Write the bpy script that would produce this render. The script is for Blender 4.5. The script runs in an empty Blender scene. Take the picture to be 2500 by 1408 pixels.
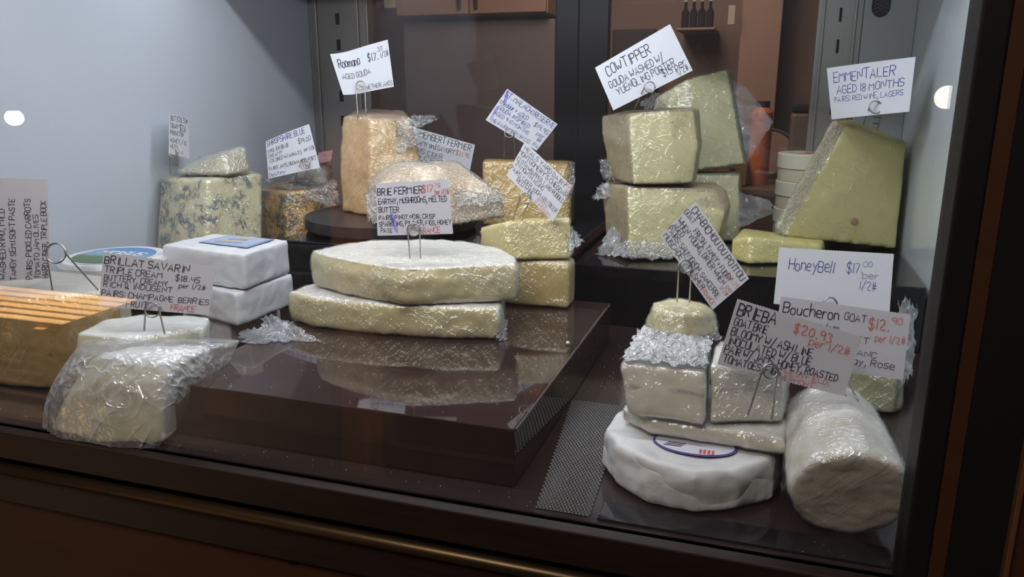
import bpy, bmesh, math, random
from mathutils import Vector, Matrix, noise
random.seed(7)
S = bpy.context.scene
COL = S.collection
# ------------------------------------------------------------------ camera
FPX = 1900.0; TH = math.radians(14.46); PS = math.radians(18); EYE = Vector((0, 0, .4))
cR = Vector((math.cos(PS), math.sin(PS), 0))
cF = Vector((-math.sin(PS)*math.cos(TH), math.cos(PS)*math.cos(TH), -math.sin(TH)))
cU = cR.cross(cF)
cam = bpy.data.cameras.new('camera'); cam.lens = 36*FPX/2500; cam.sensor_width = 36; cam.clip_start = .02
co = bpy.data.objects.new('camera', cam); COL.objects.link(co); S.camera = co
co.matrix_world = Matrix(((cR.x, cU.x, -cF.x, EYE.x), (cR.y, cU.y, -cF.y, EYE.y), (cR.z, cU.z, -cF.z, EYE.z), (0, 0, 0, 1)))
cam.dof.use_dof = False
# ------------------------------------------------------------------ world, lights, exposure
S.view_settings.view_transform = 'Standard'; S.view_settings.look = 'None'
S.view_settings.exposure = -0.06; S.view_settings.gamma = 1.0; S.view_settings.use_curve_mapping = False
S.cycles.transparent_max_bounces = 32; S.cycles.max_bounces = 10
S.cycles.caustics_reflective = False; S.cycles.caustics_refractive = False
W = bpy.data.worlds.new('world'); S.world = W; W.use_nodes = True
W.node_tree.nodes['Background'].inputs[0].default_value = (.030, .020, .015, 1)
W.node_tree.nodes['Background'].inputs[1].default_value = 1.0
def area(name, loc, target, sx, sy, power, color):
    l = bpy.data.lights.new(name, 'AREA'); l.shape = 'RECTANGLE'; l.size = sx; l.size_y = sy; l.energy = power; l.color = color
    o = bpy.data.objects.new(name, l); COL.objects.link(o); o.location = loc
    o.rotation_euler = (Vector(target)-Vector(loc)).to_track_quat('-Z', 'Y').to_euler()
    return o
area('case_light_tube', (-.43, .71, .738), (-.43, 1.10, 0.05), 1.06, .03, 4.4, (.90, .95, 1.0))
area('case_rear_light_tube', (-.43, 1.22, .745), (-.43, 1.16, 0), 1.06, .02, 4.5, (.90, .95, 1.0))
area('front_fill_light', (-.6, -.75, 1.75), (-.5, .9, .1), 1.0, .6, 22.0, (1.0, .92, .83))  # unseen fill light, added to brighten the front faces of the cheeses
area('shop_fill_light', (-.45, 1.98, 1.15), (-.2, 2.8, .2), .5, .4, 8.5, (1.0, .80, .66))  # unseen light added to brighten the shop behind the rear doors
ls_ = bpy.data.lights.new('panel_fill_spot', 'SPOT'); ls_.energy = 3.2; ls_.color = (1, .66, .38); ls_.spot_size = .62; ls_.spot_blend = 1.0; ls_.shadow_soft_size = .04  # unseen spot added to brighten the rail and brown front panel
lo_ = bpy.data.objects.new('panel_fill_spot', ls_); COL.objects.link(lo_); lo_.location = (-.6, .12, .95)
lo_.rotation_euler = (Vector((-.5, .6, -.34))-lo_.location).to_track_quat('-Z', 'Y').to_euler()
# ------------------------------------------------------------------ pixel helpers (pixel + depth -> place)
def ray(x, y): return ((x-1250)/FPX)*cR - ((y-704)/FPX)*cU + cF
def P(x, y, z):
    d = ray(x, y); return EYE + d*((z-.4)/d.z)
def PD(x, y, d): return EYE + ray(x, y)*d
def PYp(x, y, Y):
    d = ray(x, y); return EYE + d*(Y/d.y)
def Q(x, z, d):
    a = (x-1250)/FPX*d; b = (z-.4-d*cF.z)/cU.z
    return EYE + a*cR + b*cU + d*cF
# ------------------------------------------------------------------ materials
MATS = {}
def newmat(name):
    m = bpy.data.materials.new(name); m.use_nodes = True; nt = m.node_tree; nt.nodes.clear()
    out = nt.nodes.new('ShaderNodeOutputMaterial'); MATS[name] = m
    return m, nt, out
def N(nt, t, **kw):
    n = nt.nodes.new(t)
    for k, v in kw.items():
        if k.startswith('i_'):
            key = k[2:].replace('_', ' ')
            n.inputs[int(key) if key.isdigit() else key].default_value = v
        else: setattr(n, k, v)
    return n
def L(nt, a, b): nt.links.new(a, b)
def coords(nt, sc=(1, 1, 1), rot=(0, 0, 0)):
    tc = N(nt, 'ShaderNodeTexCoord'); mp = N(nt, 'ShaderNodeMapping'); L(nt, tc.outputs['Object'], mp.inputs[0])
    mp.inputs['Scale'].default_value = sc; mp.inputs['Rotation'].default_value = rot
    return mp.outputs[0]
def ramp(nt, src, p0, p1, c0=(0, 0, 0, 1), c1=(1, 1, 1, 1)):
    r = N(nt, 'ShaderNodeValToRGB'); r.color_ramp.elements[0].position = p0; r.color_ramp.elements[1].position = p1
    r.color_ramp.elements[0].color = c0; r.color_ramp.elements[1].color = c1
    L(nt, src, r.inputs[0]); return r.outputs[0]
def mixc(nt, f, a, b):
    m = N(nt, 'ShaderNodeMix', data_type='RGBA')
    if hasattr(f, 'links'): L(nt, f, m.inputs[0])
    else: m.inputs[0].default_value = f
    for k, v in ((6, a), (7, b)):
        if hasattr(v, 'links'): L(nt, v, m.inputs[k])
        else: m.inputs[k].default_value = (*v, 1) if len(v) == 3 else v
    return m.outputs[2]
def math_(nt, op, a, b=None):
    m = N(nt, 'ShaderNodeMath', operation=op)
    for k, v in ((0, a), (1, b)):
        if v is None: continue
        if hasattr(v, 'links'): L(nt, v, m.inputs[k])
        else: m.inputs[k].default_value = v
    return m.outputs[0]
def noise_(nt, co_, scale, detail=3, rough=.55):
    n = N(nt, 'ShaderNodeTexNoise', i_Scale=scale, i_Detail=detail, i_Roughness=rough); L(nt, co_, n.inputs['Vector']); return n.outputs[0]
def bump(nt, h, strength, dist=.002):
    b = N(nt, 'ShaderNodeBump', i_Strength=strength, i_Distance=dist); L(nt, h, b.inputs['Height']); return b.outputs[0]
def principled(nt, out, base, rough=.5, spec=.5, metal=0, normal=None, coat=0, sss=0):
    p = N(nt, 'ShaderNodeBsdfPrincipled')
    if hasattr(base, 'links'): L(nt, base, p.inputs['Base Color'])
    else: p.inputs['Base Color'].default_value = (*base, 1)
    if hasattr(rough, 'links'): L(nt, rough, p.inputs['Roughness'])
    else: p.inputs['Roughness'].default_value = rough
    p.inputs['Specular IOR Level'].default_value = spec; p.inputs['Metallic'].default_value = metal
    p.inputs['Coat Weight'].default_value = coat; p.inputs['Coat Roughness'].default_value = .03
    if sss:
        p.inputs['Subsurface Weight'].default_value = sss; p.inputs['Subsurface Radius'].default_value = (.006, .004, .002); p.inputs['Subsurface Scale'].default_value = 1
    if normal is not None: L(nt, normal, p.inputs['Normal'])
    L(nt, p.outputs[0], out.inputs[0]); return p
def plain(name, col, rough=.5, spec=.5, metal=0, coat=0, nscale=40, namt=.15, bstr=.05, stretch=(1, 1, 1)):
    m, nt, out = newmat(name); c = coords(nt, stretch); n = noise_(nt, c, nscale, 4)
    dark = tuple(v*(1-namt) for v in col); lite = tuple(min(1, v*(1+namt)) for v in col)
    principled(nt, out, mixc(nt, n, dark, lite), rough, spec, metal, bump(nt, n, bstr), coat); return m
def cheese_mat(name, paste, paste2, rind, rind2, holes=0, hole_col=(.3, .2, .1), hole_scale=60, veins=None, vein_amt=.5, rough=.42, big=18, rbump=.25, vscale=30, line=None):
    m, nt, out = newmat(name); c = coords(nt)
    n1 = noise_(nt, c, big, 4); n2 = noise_(nt, c, 160, 3)
    pc = mixc(nt, ramp(nt, n1, .3, .72), paste, paste2)
    h = math_(nt, 'MULTIPLY', n2, .25)
    if veins:
        w = N(nt, 'ShaderNodeTexNoise', i_Scale=35, i_Detail=3); L(nt, c, w.inputs['Vector'])
        wv = N(nt, 'ShaderNodeVectorMath', operation='SCALE'); L(nt, w.outputs['Color'], wv.inputs[0]); wv.inputs['Scale'].default_value = .035
        ad = N(nt, 'ShaderNodeVectorMath', operation='ADD'); L(nt, c, ad.inputs[0]); L(nt, wv.outputs[0], ad.inputs[1])
        def contour(sc, wd):
            q = noise_(nt, ad.outputs[0], sc, 5, .62)
            return ramp(nt, math_(nt, 'ABSOLUTE', math_(nt, 'SUBTRACT', q, .5)), wd*.35, wd, (1, 1, 1, 1), (0, 0, 0, 1))
        line = math_(nt, 'MAXIMUM', contour(vscale, .05), contour(vscale*2.1, .065))
        gate = ramp(nt, noise_(nt, c, 26, 4, .7), .66-vein_amt*.25, .74-vein_amt*.2)
        vm = math_(nt, 'MULTIPLY', line, gate)
        vcol = mixc(nt, ramp(nt, n2, .4, .6), veins, tuple(x*.55 for x in veins))
        pc = mixc(nt, math_(nt, 'MULTIPLY', vm, .9), pc, vcol)
        h = math_(nt, 'SUBTRACT', h, math_(nt, 'MULTIPLY', vm, 1.0))
    if line:
        sx = N(nt, 'ShaderNodeSeparateXYZ'); L(nt, c, sx.inputs[0])
        zz_ = math_(nt, 'ADD', sx.outputs[2], math_(nt, 'MULTIPLY', math_(nt, 'SUBTRACT', noise_(nt, c, 28, 3), .5), .012))
        lm = ramp(nt, math_(nt, 'ABSOLUTE', math_(nt, 'SUBTRACT', zz_, line)), .0002, .0016, (1, 1, 1, 1), (0, 0, 0, 1))
        lm = math_(nt, 'MULTIPLY', lm, ramp(nt, noise_(nt, c, 70, 4, .7), .42, .6))
        pc = mixc(nt, math_(nt, 'MULTIPLY', lm, .75), pc, (.20, .22, .23))
    if holes:
        v = N(nt, 'ShaderNodeTexVoronoi', feature='F1', i_Scale=hole_scale); L(nt, c, v.inputs['Vector'])
        sp = ramp(nt, v.outputs['Distance'], .10, .2, (1, 1, 1, 1), (0, 0, 0, 1))
        sel = N(nt, 'ShaderNodeSeparateColor'); L(nt, v.outputs['Color'], sel.inputs[0])
        hm = math_(nt, 'MULTIPLY', sp, math_(nt, 'GREATER_THAN', sel.outputs[0], 1-holes))
        pc = mixc(nt, math_(nt, 'MULTIPLY', hm, .7), pc, hole_col); h = math_(nt, 'SUBTRACT', h, math_(nt, 'MULTIPLY', hm, 2.0))
    at = N(nt, 'ShaderNodeAttribute', attribute_name='rind')
    nr = noise_(nt, c, 60, 5, .65)
    rc = mixc(nt, ramp(nt, nr, .35, .65), rind, rind2)
    rm = ramp(nt, math_(nt, 'ADD', at.outputs['Fac'], math_(nt, 'MULTIPLY', math_(nt, 'SUBTRACT', nr, .5), .7)), .38, .6)
    base = mixc(nt, rm, pc, rc)
    hh = math_(nt, 'ADD', h, math_(nt, 'MULTIPLY', math_(nt, 'MULTIPLY', nr, rm), 2))
    principled(nt, out, base, rough, .4, 0, bump(nt, hh, rbump, .0015), sss=.12)
    return m
def fresnel(nt, ior, nrm=None):
    g = N(nt, 'ShaderNodeNewGeometry')
    i = math_(nt, 'ADD', math_(nt, 'MULTIPLY', g.outputs['Backfacing'], 1/ior-ior), ior)
    f = N(nt, 'ShaderNodeFresnel'); L(nt, i, f.inputs[0])
    if nrm is not None: L(nt, nrm, f.inputs['Normal'])
    return f
def film_mat(name, haze=.05, crease=70, strength=.8, refl=1.0, stretch=(1, 1, 1), rough=.1, hazec=(.86, .89, .93)):
    m, nt, out = newmat(name); c = coords(nt, stretch, (.4, .3, .5))
    def ridge(sc, st, rot, pw):
        tc_ = N(nt, 'ShaderNodeTexCoord'); mp_ = N(nt, 'ShaderNodeMapping', vector_type='TEXTURE'); L(nt, tc_.outputs['Object'], mp_.inputs[0])
        mp_.inputs['Rotation'].default_value = rot; mp_.inputs['Scale'].default_value = tuple(1/v for v in st)
        n = noise_(nt, mp_.outputs[0], sc, 1.5, .5)
        r = math_(nt, 'SUBTRACT', 1, math_(nt, 'MULTIPLY', math_(nt, 'ABSOLUTE', math_(nt, 'SUBTRACT', n, .5)), 7))
        return math_(nt, 'POWER', math_(nt, 'MAXIMUM', r, 0), pw)
    r1 = ridge(crease, (1, 1, .13), (.35, .65, .3), 2.5); r2 = ridge(crease*1.2, (.15, 1, 1), (.2, .55, .5), 2.5); r3 = ridge(crease*2.2, (1, 1, 1), (1.1, .2, .4), 1.5)
    cr = math_(nt, 'MAXIMUM', r1, r2)
    fine = noise_(nt, c, crease*4, 2, .6)
    big = noise_(nt, c, 16, 2)
    h = math_(nt, 'ADD', math_(nt, 'ADD', r1, math_(nt, 'MULTIPLY', r2, .8)), math_(nt, 'ADD', math_(nt, 'MULTIPLY', r3, .35), math_(nt, 'MULTIPLY', fine, .22)))
    gate = ramp(nt, big, .38, .62)
    h = math_(nt, 'MULTIPLY', h, math_(nt, 'ADD', math_(nt, 'MULTIPLY', gate, .7), .3))
    nb = bump(nt, h, strength, .0025)
    gl = N(nt, 'ShaderNodeBsdfGlossy', i_Roughness=rough); gl.inputs['Color'].default_value = (.95, .97, 1, 1); L(nt, nb, gl.inputs['Normal'])
    tr = N(nt, 'ShaderNodeBsdfTransparent'); tr.inputs['Color'].default_value = (.985, .985, .985, 1)
    df = N(nt, 'ShaderNodeBsdfDiffuse'); df.inputs['Color'].default_value = (*hazec, 1); L(nt, nb, df.inputs['Normal'])
    fr = fresnel(nt, 1.5, nb)
    m1 = N(nt, 'ShaderNodeMixShader'); L(nt, math_(nt, 'MULTIPLY', math_(nt, 'ADD', math_(nt, 'MULTIPLY', math_(nt, 'MULTIPLY', cr, gate), .8), .35), haze), m1.inputs[0]); L(nt, tr.outputs[0], m1.inputs[1]); L(nt, df.outputs[0], m1.inputs[2])
    m2 = N(nt, 'ShaderNodeMixShader'); L(nt, math_(nt, 'MULTIPLY', math_(nt, 'MINIMUM', math_(nt, 'ADD', fr.outputs[0], .03), .11), refl), m2.inputs[0])
    L(nt, m1.outputs[0], m2.inputs[1]); L(nt, gl.outputs[0], m2.inputs[2]); L(nt, m2.outputs[0], out.inputs[0])
    return m
def glass_mat(name, tint=(1, 1, 1), ior=1.5, rough=0.0, veil=0):
    m, nt, out = newmat(name); c = coords(nt)
    tr = N(nt, 'ShaderNodeBsdfTransparent'); tr.inputs['Color'].default_value = (*tint, 1)
    gl = N(nt, 'ShaderNodeBsdfGlossy', i_Roughness=rough)
    fr = fresnel(nt, ior)
    mx = N(nt, 'ShaderNodeMixShader'); L(nt, fr.outputs[0], mx.inputs[0]); L(nt, tr.outputs[0], mx.inputs[1]); L(nt, gl.outputs[0], mx.inputs[2])
    last = mx
    if veil:
        d = N(nt, 'ShaderNodeBsdfDiffuse'); d.inputs['Color'].default_value = (.7, .7, .72, 1)  # diffuse veil paints a grey haze of reflections over the pane
        m3 = N(nt, 'ShaderNodeMixShader'); L(nt, math_(nt, 'MULTIPLY', noise_(nt, c, 3, 4), veil), m3.inputs[0]); L(nt, mx.outputs[0], m3.inputs[1]); L(nt, d.outputs[0], m3.inputs[2]); last = m3
    L(nt, last.outputs[0], out.inputs[0]); return m

M_white = plain('white_panel', (.52, .555, .62), .35, .4, nscale=3, namt=.03, bstr=.0)
M_whiteg = plain('glossy_white_panel', (.56, .62, .66), .09, .5, nscale=3, namt=.03, bstr=.0)
M_steel = plain('brushed_steel', (.30, .29, .28), .42, .5, .6, nscale=30, namt=.12, bstr=.03, stretch=(20, 20, .6))
M_slot = plain('slot_dark', (.012, .012, .014), .7)
M_black = plain('black_frame', (.010, .009, .009), .55, .2, nscale=20)
M_doorframe = plain('dark_door_stile', (.016, .015, .019), .35, .4, nscale=20)
M_rail = plain('dark_wood_rail', (.020, .011, .008), .45, .35, nscale=30, namt=.45, bstr=.1, stretch=(.3, 6, 6))
M_bronze = plain('bronze_moulding', (.10, .065, .035), .38, .5, .8, nscale=60, namt=.15)
M_panel = plain('brown_panel', (.055, .020, .008), .5, .3, nscale=14, namt=.25, stretch=(.4, 4, 4))
M_edge = plain('brown_edge_strip', (.13, .055, .02), .45, .3, nscale=14, namt=.2)
M_screw = plain('screw_metal', (.06, .05, .045), .4, .5, .8)
M_floor = plain('dark_glossy_floor', (.026, .016, .0155), .12, .5, nscale=50, namt=.25, bstr=.008)
M_acryl = plain('brown_smoked_acrylic', (.032, .018, .0165), .035, .55, nscale=30, namt=.3, bstr=.004)
M_blackac = plain('black_acrylic', (.006, .006, .008), .05, .5, nscale=50, namt=.2, bstr=.004)
M_edgeac = plain('polished_acrylic_edge', (.12, .10, .085), .15, .6)
M_disc = plain('matte_black_disc', (.022, .022, .026), .38, .4, nscale=80)
M_card = plain('white_card', (.66, .67, .72), .65, .2, nscale=90, namt=.02, bstr=.03)
M_card2 = plain('dimmed_card', (.55, .535, .58), .65, .2, nscale=90, namt=.02, bstr=.03)  # the white card again, greyed for weaker light and glass reflections
M_ink = {'k': plain('black_ink', (.018, .018, .035), .6, .2), 'b': plain('blue_ink', (.05, .045, .26), .6, .2), 'r': plain('red_ink', (.62, .12, .09), .6, .2),
         's': plain('smudged_blue_ink', (.28, .28, .62), .6, .2)}
M_wire = plain('steel_wire', (.42, .40, .38), .3, .5, .85)
M_mesh = plain('mesh_strip', (.020, .017, .017), .4, .5, nscale=200)
def paper_mat(name, col, sc, st):
    m, nt, out = newmat(name); c = coords(nt)
    def rg(s_, strc, rot):
        n = noise_(nt, coords(nt, strc, rot), s_, 1, .5)
        return math_(nt, 'ABSOLUTE', math_(nt, 'SUBTRACT', n, .5))
    h = math_(nt, 'ADD', math_(nt, 'MULTIPLY', rg(sc, (1, 1, .4), (.4, .2, .5)), 3), math_(nt, 'ADD', math_(nt, 'MULTIPLY', rg(sc*1.7, (.4, 1, 1), (.1, .8, .3)), 2), math_(nt, 'MULTIPLY', noise_(nt, c, 90, 3), .15)))
    n = noise_(nt, c, 14, 4)
    principled(nt, out, mixc(nt, n, tuple(v*.94 for v in col), col), .45, .35, 0, bump(nt, h, st, .006)); return m
M_paper = paper_mat('white_wrapping_paper', (.68, .69, .72), 16, .32)
M_wax = paper_mat('waxed_white_paper', (.68, .68, .69), 18, .75)
M_crumb = plain('crumb', (.75, .72, .66), .6)
M_brie = cheese_mat('brie', (.66, .56, .28), (.72, .65, .38), (.80, .79, .74), (.70, .66, .57), holes=.14, hole_col=(.42, .30, .12), hole_scale=45)
M_ched = cheese_mat('cheddar', (.66, .52, .20), (.58, .42, .15), (.58, .47, .26), (.48, .38, .22), big=14)
M_chedw = cheese_mat('cheddar_wedge', (.70, .58, .20), (.66, .55, .27), (.74, .62, .18), (.66, .53, .16), big=12)
M_gouda = cheese_mat('gouda', (.60, .54, .26), (.56, .49, .23), (.44, .37, .22), (.36, .29, .17), holes=.16, hole_col=(.38, .29, .10), hole_scale=55)
M_emm = cheese_mat('emmental', (.64, .56, .18), (.58, .51, .19), (.68, .60, .20), (.60, .52, .2), holes=.02, hole_col=(.36, .22, .12), hole_scale=22, big=9)
M_pale = cheese_mat('pale_firm', (.68, .64, .36), (.63, .58, .32), (.38, .40, .26), (.26, .28, .20), holes=.05, hole_col=(.2, .13, .06), hole_scale=28)
M_stil = cheese_mat('blue_cream', (.64, .60, .41), (.58, .52, .31), (.55, .50, .28), (.5, .44, .22), veins=(.10, .15, .17), vein_amt=.85, vscale=20)
M_shrop = cheese_mat('blue_orange', (.68, .40, .08), (.56, .28, .05), (.58, .32, .08), (.5, .25, .06), veins=(.07, .08, .04), vein_amt=1.0, vscale=18)
M_room = cheese_mat('aged_orange', (.74, .50, .21), (.64, .38, .13), (.66, .48, .36), (.56, .36, .24), holes=.12, hole_col=(.42, .2, .06), hole_scale=40, big=26)
M_bloom = cheese_mat('cream_orange', (.80, .62, .36), (.74, .50, .25), (.84, .76, .62), (.78, .6, .38), big=22)
M_mal = cheese_mat('golden', (.58, .38, .08), (.50, .31, .06), (.54, .37, .12), (.45, .3, .1), big=10)
M_goat = cheese_mat('goat_cut', (.62, .55, .38), (.56, .47, .31), (.76, .76, .72), (.68, .67, .60), big=26, rbump=.4)
M_ash = cheese_mat('goat_ash_low', (.74, .70, .58), (.69, .64, .52), (.80, .79, .74), (.70, .67, .58), line=.073)
M_ash2 = cheese_mat('goat_ash_high', (.75, .71, .60), (.70, .65, .53), (.82, .82, .79), (.74, .72, .65), line=.104)
M_chab = cheese_mat('chabichou', (.66, .60, .34), (.60, .50, .26), (.68, .62, .34), (.6, .52, .3), big=40, rbump=.5)
M_log = cheese_mat('boucheron', (.72, .65, .50), (.76, .72, .60), (.76, .75, .70), (.68, .63, .52), big=30, rbump=.4)
M_green = cheese_mat('green_rind', (.46, .44, .25), (.38, .37, .20), (.36, .36, .2), (.28, .28, .14), big=30, rbump=.5)
M_wheel = cheese_mat('washed_rind', (.50, .34, .13), (.44, .29, .10), (.60, .56, .48), (.52, .47, .38), holes=.28, hole_col=(.26, .15, .05), hole_scale=48)
M_tcream = cheese_mat('triple_cream', (.68, .66, .46), (.73, .71, .52), (.82, .83, .80), (.74, .74, .66), big=22)
M_film = film_mat('cling_film', .10, 75, .75, 1.8, rough=.21)
M_filmh = film_mat('cling_film_crumpled', .26, 110, 1.0, 3.0, rough=.22)
M_films = film_mat('cling_film_smooth', .06, 55, .65, 1.4, rough=.18)
M_bag = film_mat('clear_bag', .55, 34, .8, 2.0, rough=.2)
M_bag2 = film_mat('clear_bag_smooth', .30, 16, .5, 1.6, rough=.2)
M_glass = glass_mat('front_glass', veil=.02)
M_glassb = glass_mat('back_glass', (.86, .86, .88), 1.5, veil=.05)
# ------------------------------------------------------------------ mesh helpers
def tag(o, label=None, cat=None, group=None, kind=None):
    if label: o['label'] = label
    if cat: o['category'] = cat
    if group: o['group'] = group
    if kind: o['kind'] = kind
    return o
def link(name, me, mat, parent=None, smooth=False):
    o = bpy.data.objects.new(name, me); COL.objects.link(o); me.materials.clear(); me.materials.append(mat)
    if smooth:
        me.polygons.foreach_set('use_smooth', [True]*len(me.polygons))
    if parent: o.parent = parent
    return o
def bmlink(name, bm, mat, parent=None, smooth=False):
    bmesh.ops.recalc_face_normals(bm, faces=bm.faces)
    me = bpy.data.meshes.new(name); bm.to_mesh(me); bm.free(); return link(name, me, mat, parent, smooth)
def empty(name, loc):
    o = bpy.data.objects.new(name, None); COL.objects.link(o); o.location = loc; o.empty_display_size = .02; return o
def child(o, p):   # parent to an empty that sits away from the origin
    o.parent = p; o.matrix_parent_inverse = Matrix.Translation(-Vector(p.location)); return o
def add_box(bm, lo, hi, bev=0, seg=2):
    vs = [bm.verts.new((x, y, z)) for x in (lo[0], hi[0]) for y in (lo[1], hi[1]) for z in (lo[2], hi[2])]
    fs = [bm.faces.new([vs[i] for i in f]) for f in ((0, 1, 3, 2), (4, 6, 7, 5), (0, 4, 5, 1), (2, 3, 7, 6), (0, 2, 6, 4), (1, 5, 7, 3))]
    if bev:
        es = list({e for f in fs for e in f.edges})
        bmesh.ops.bevel(bm, geom=es, offset=bev, segments=seg, affect='EDGES', profile=.5)
def box(name, lo, hi, mat, parent=None, bev=0.0):
    bm = bmesh.new(); add_box(bm, lo, hi, bev); return bmlink(name, bm, mat, parent)
def add_cyl(bm, c, r, z0, z1, n=48, r1=None):
    r1 = r if r1 is None else r1
    a = [bm.verts.new((c[0]+r*math.cos(t), c[1]+r*math.sin(t), z0)) for t in [2*math.pi*i/n for i in range(n)]]
    b = [bm.verts.new((c[0]+r1*math.cos(t), c[1]+r1*math.sin(t), z1)) for t in [2*math.pi*i/n for i in range(n)]]
    for i in range(n): bm.faces.new((a[i], a[(i+1) % n], b[(i+1) % n], b[i]))
    bm.faces.new(a[::-1]); bm.faces.new(b)
def add_tube(bm, pts, r, n=8):
    rings = []
    up = Vector((0, 0, 1))
    prev = None
    for i, p in enumerate(pts):
        t = (pts[min(i+1, len(pts)-1)]-pts[max(i-1, 0)]).normalized()
        if prev is None:
            a = t.orthogonal().normalized()
        else:
            a = (prev-t*prev.dot(t)).normalized()
        prev = a; b = t.cross(a)
        rings.append([bm.verts.new(p+r*(math.cos(q)*a+math.sin(q)*b)) for q in [2*math.pi*k/n for k in range(n)]])
    for i in range(len(rings)-1):
        for k in range(n): bm.faces.new((rings[i][k], rings[i][(k+1) % n], rings[i+1][(k+1) % n], rings[i+1][k]))
    bm.faces.new(rings[0][::-1]); bm.faces.new(rings[-1])
def loft_mesh(rings):
    bm = bmesh.new(); vr = [[bm.verts.new(p) for p in r] for r in rings]; n = len(rings[0])
    for a, b in zip(vr, vr[1:]):
        for i in range(n): bm.faces.new((a[i], a[(i+1) % n], b[(i+1) % n], b[i]))
    bm.faces.new(vr[0][::-1]); bm.faces.new(vr[-1])
    bmesh.ops.recalc_face_normals(bm, faces=bm.faces)
    me = bpy.data.meshes.new('t'); bm.to_mesh(me); bm.free(); return me
def remesh(me, vox):
    o = bpy.data.objects.new('t', me); COL.objects.link(o)
    md = o.modifiers.new('r', 'REMESH'); md.mode = 'VOXEL'; md.voxel_size = vox
    dg = bpy.context.evaluated_depsgraph_get(); r = bpy.data.meshes.new_from_object(o.evaluated_get(dg))
    bpy.data.objects.remove(o); bpy.data.meshes.remove(me); return r
def sstep(x, a, b):
    t = min(1, max(0, (x-a)/(b-a))); return t*t*(3-2*t)
SEED = [0]
def organic(name, rings, mat, vox=.004, smooth=3, amp=.0012, freq=45, cuts=None, zmin=None, wrap=None, wamp=.0025, wfreq=75, woff=.0012, dent=None, wname='plastic_wrap', ct=(.55, .8)):
    """solid cheese from rings; its wrap follows it a little outside"""
    SEED[0] += 13.7; off = Vector((SEED[0], SEED[0]*.37, 0))
    me = remesh(loft_mesh(rings), vox)
    bm = bmesh.new(); bm.from_mesh(me)
    for _ in range(smooth): bmesh.ops.smooth_vert(bm, verts=bm.verts, factor=.5, use_axis_x=True, use_axis_y=True, use_axis_z=True)
    bm.normal_update()
    wv = []
    rind = []
    for v in bm.verts:
        n = v.normal.copy(); p = v.co
        if cuts is not None:
            rind.append(1-max([sstep(n.dot(Vector(c).normalized()), *ct) for c in cuts] or [0]))
        else: rind.append(0.0)
        d = amp*(noise.noise(p*freq+off)+.6*noise.noise(p*freq*2.3+off))
        if dent: d += dent(p)
        rg = 1-abs(noise.noise(p*wfreq+off*2)); rg2 = 1-abs(noise.noise(p*wfreq*2.1-off))
        wa = wamp*(1.0 if wrap is M_filmh else .45)
        wv.append(p+n*(woff*.7+max(d, -amp)+wa*(rg*rg*.75+rg2*rg2*.45-.35*.75)))
        v.co = p+n*d
    if zmin is not None:
        for v in bm.verts: v.co.z = max(v.co.z, zmin)
        for q in wv: q.z = max(q.z, zmin)
    bm.to_mesh(me)
    at = me.attributes.new('rind', 'FLOAT', 'POINT'); at.data.foreach_set('value', rind)
    me.name = name
    o = link(name, me, mat, None, True)
    if wrap:
        w = me.copy(); 
        for i, v in enumerate(w.vertices): v.co = wv[i]
        bm.free()
        link(wname, w, wrap, o, True)
    else: bm.free()
    return o
def sheet(name, c4, mat, parent=None, nu=26, nv=20, amp=.004, freq=55, edge=.0, bulge=0, thick=.00012, zmin=-9):
    """crumpled film between four corner points (A,B,C,D around)"""
    SEED[0] += 5.1; off = Vector((SEED[0], 3, 1))
    A, B, C, D = [Vector(q) for q in c4]; nrm = (B-A).cross(D-A).normalized()
    if nrm.dot(EYE-A) < 0: nrm = -nrm
    bm = bmesh.new(); g = []
    for j in range(nv+1):
        row = []
        for i in range(nu+1):
            u = i/nu; v = j/nv
            if edge:
                e = edge*noise.noise(Vector((u*7, v*7, SEED[0])))
                u2 = u+e*(4*(u-.5)**2); v2 = v+edge*noise.noise(Vector((u*9, v*5, SEED[0]+9)))*(4*(v-.5)**2)
            else: u2, v2 = u, v
            p = (A*(1-u2)+B*u2)*(1-v2)+(D*(1-u2)+C*u2)*v2
            rg = 1-abs(noise.noise(p*freq+off)); rg2 = 1-abs(noise.noise(p*freq*2.2-off))
            p = p+nrm*(amp*(rg*rg+.5*rg2-.8)+bulge*math.sin(math.pi*u)*math.sin(math.pi*v))
            p.z = max(p.z, zmin+.0002*rg); row.append(bm.verts.new(p))
        g.append(row)
    for j in range(nv):
        for i in range(nu): bm.faces.new((g[j][i], g[j][i+1], g[j+1][i+1], g[j+1][i]))
    r = bmesh.ops.solidify(bm, geom=bm.faces[:], thickness=thick)
    return bmlink(name, bm, mat, parent, True)
# ------------------------------------------------------------------ the case (setting)
XL, XR, YG, YB, ZT = -1.09, .252, .648, 1.76, .76
def struct(o): o['kind'] = 'structure'; return o
struct(box('floor', (XL-.02, YG-.004, -.02), (XR+.02, YB+.03, 0), M_floor))
struct(box('wall_left', (XL-.02, YG-.018, -.02), (XL, YB, ZT), M_white))
struct(box('wall_right', (XR, YG+.02, -.02), (XR+.02, YB, ZT), M_whiteg))
struct(box('ceiling', (XL-.02, YG-.01, ZT), (XR+.02, YB+.03, ZT+.02), M_white))
hd = struct(box('trim_10', (XL+.002, 1.34, .652), (XR-.002, 1.346, ZT-.0005), M_white)); hd['label'] = 'added white plate shading the upper rear of the left wall'  # unseen plate added to cast the diagonal shade on the left wall
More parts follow.
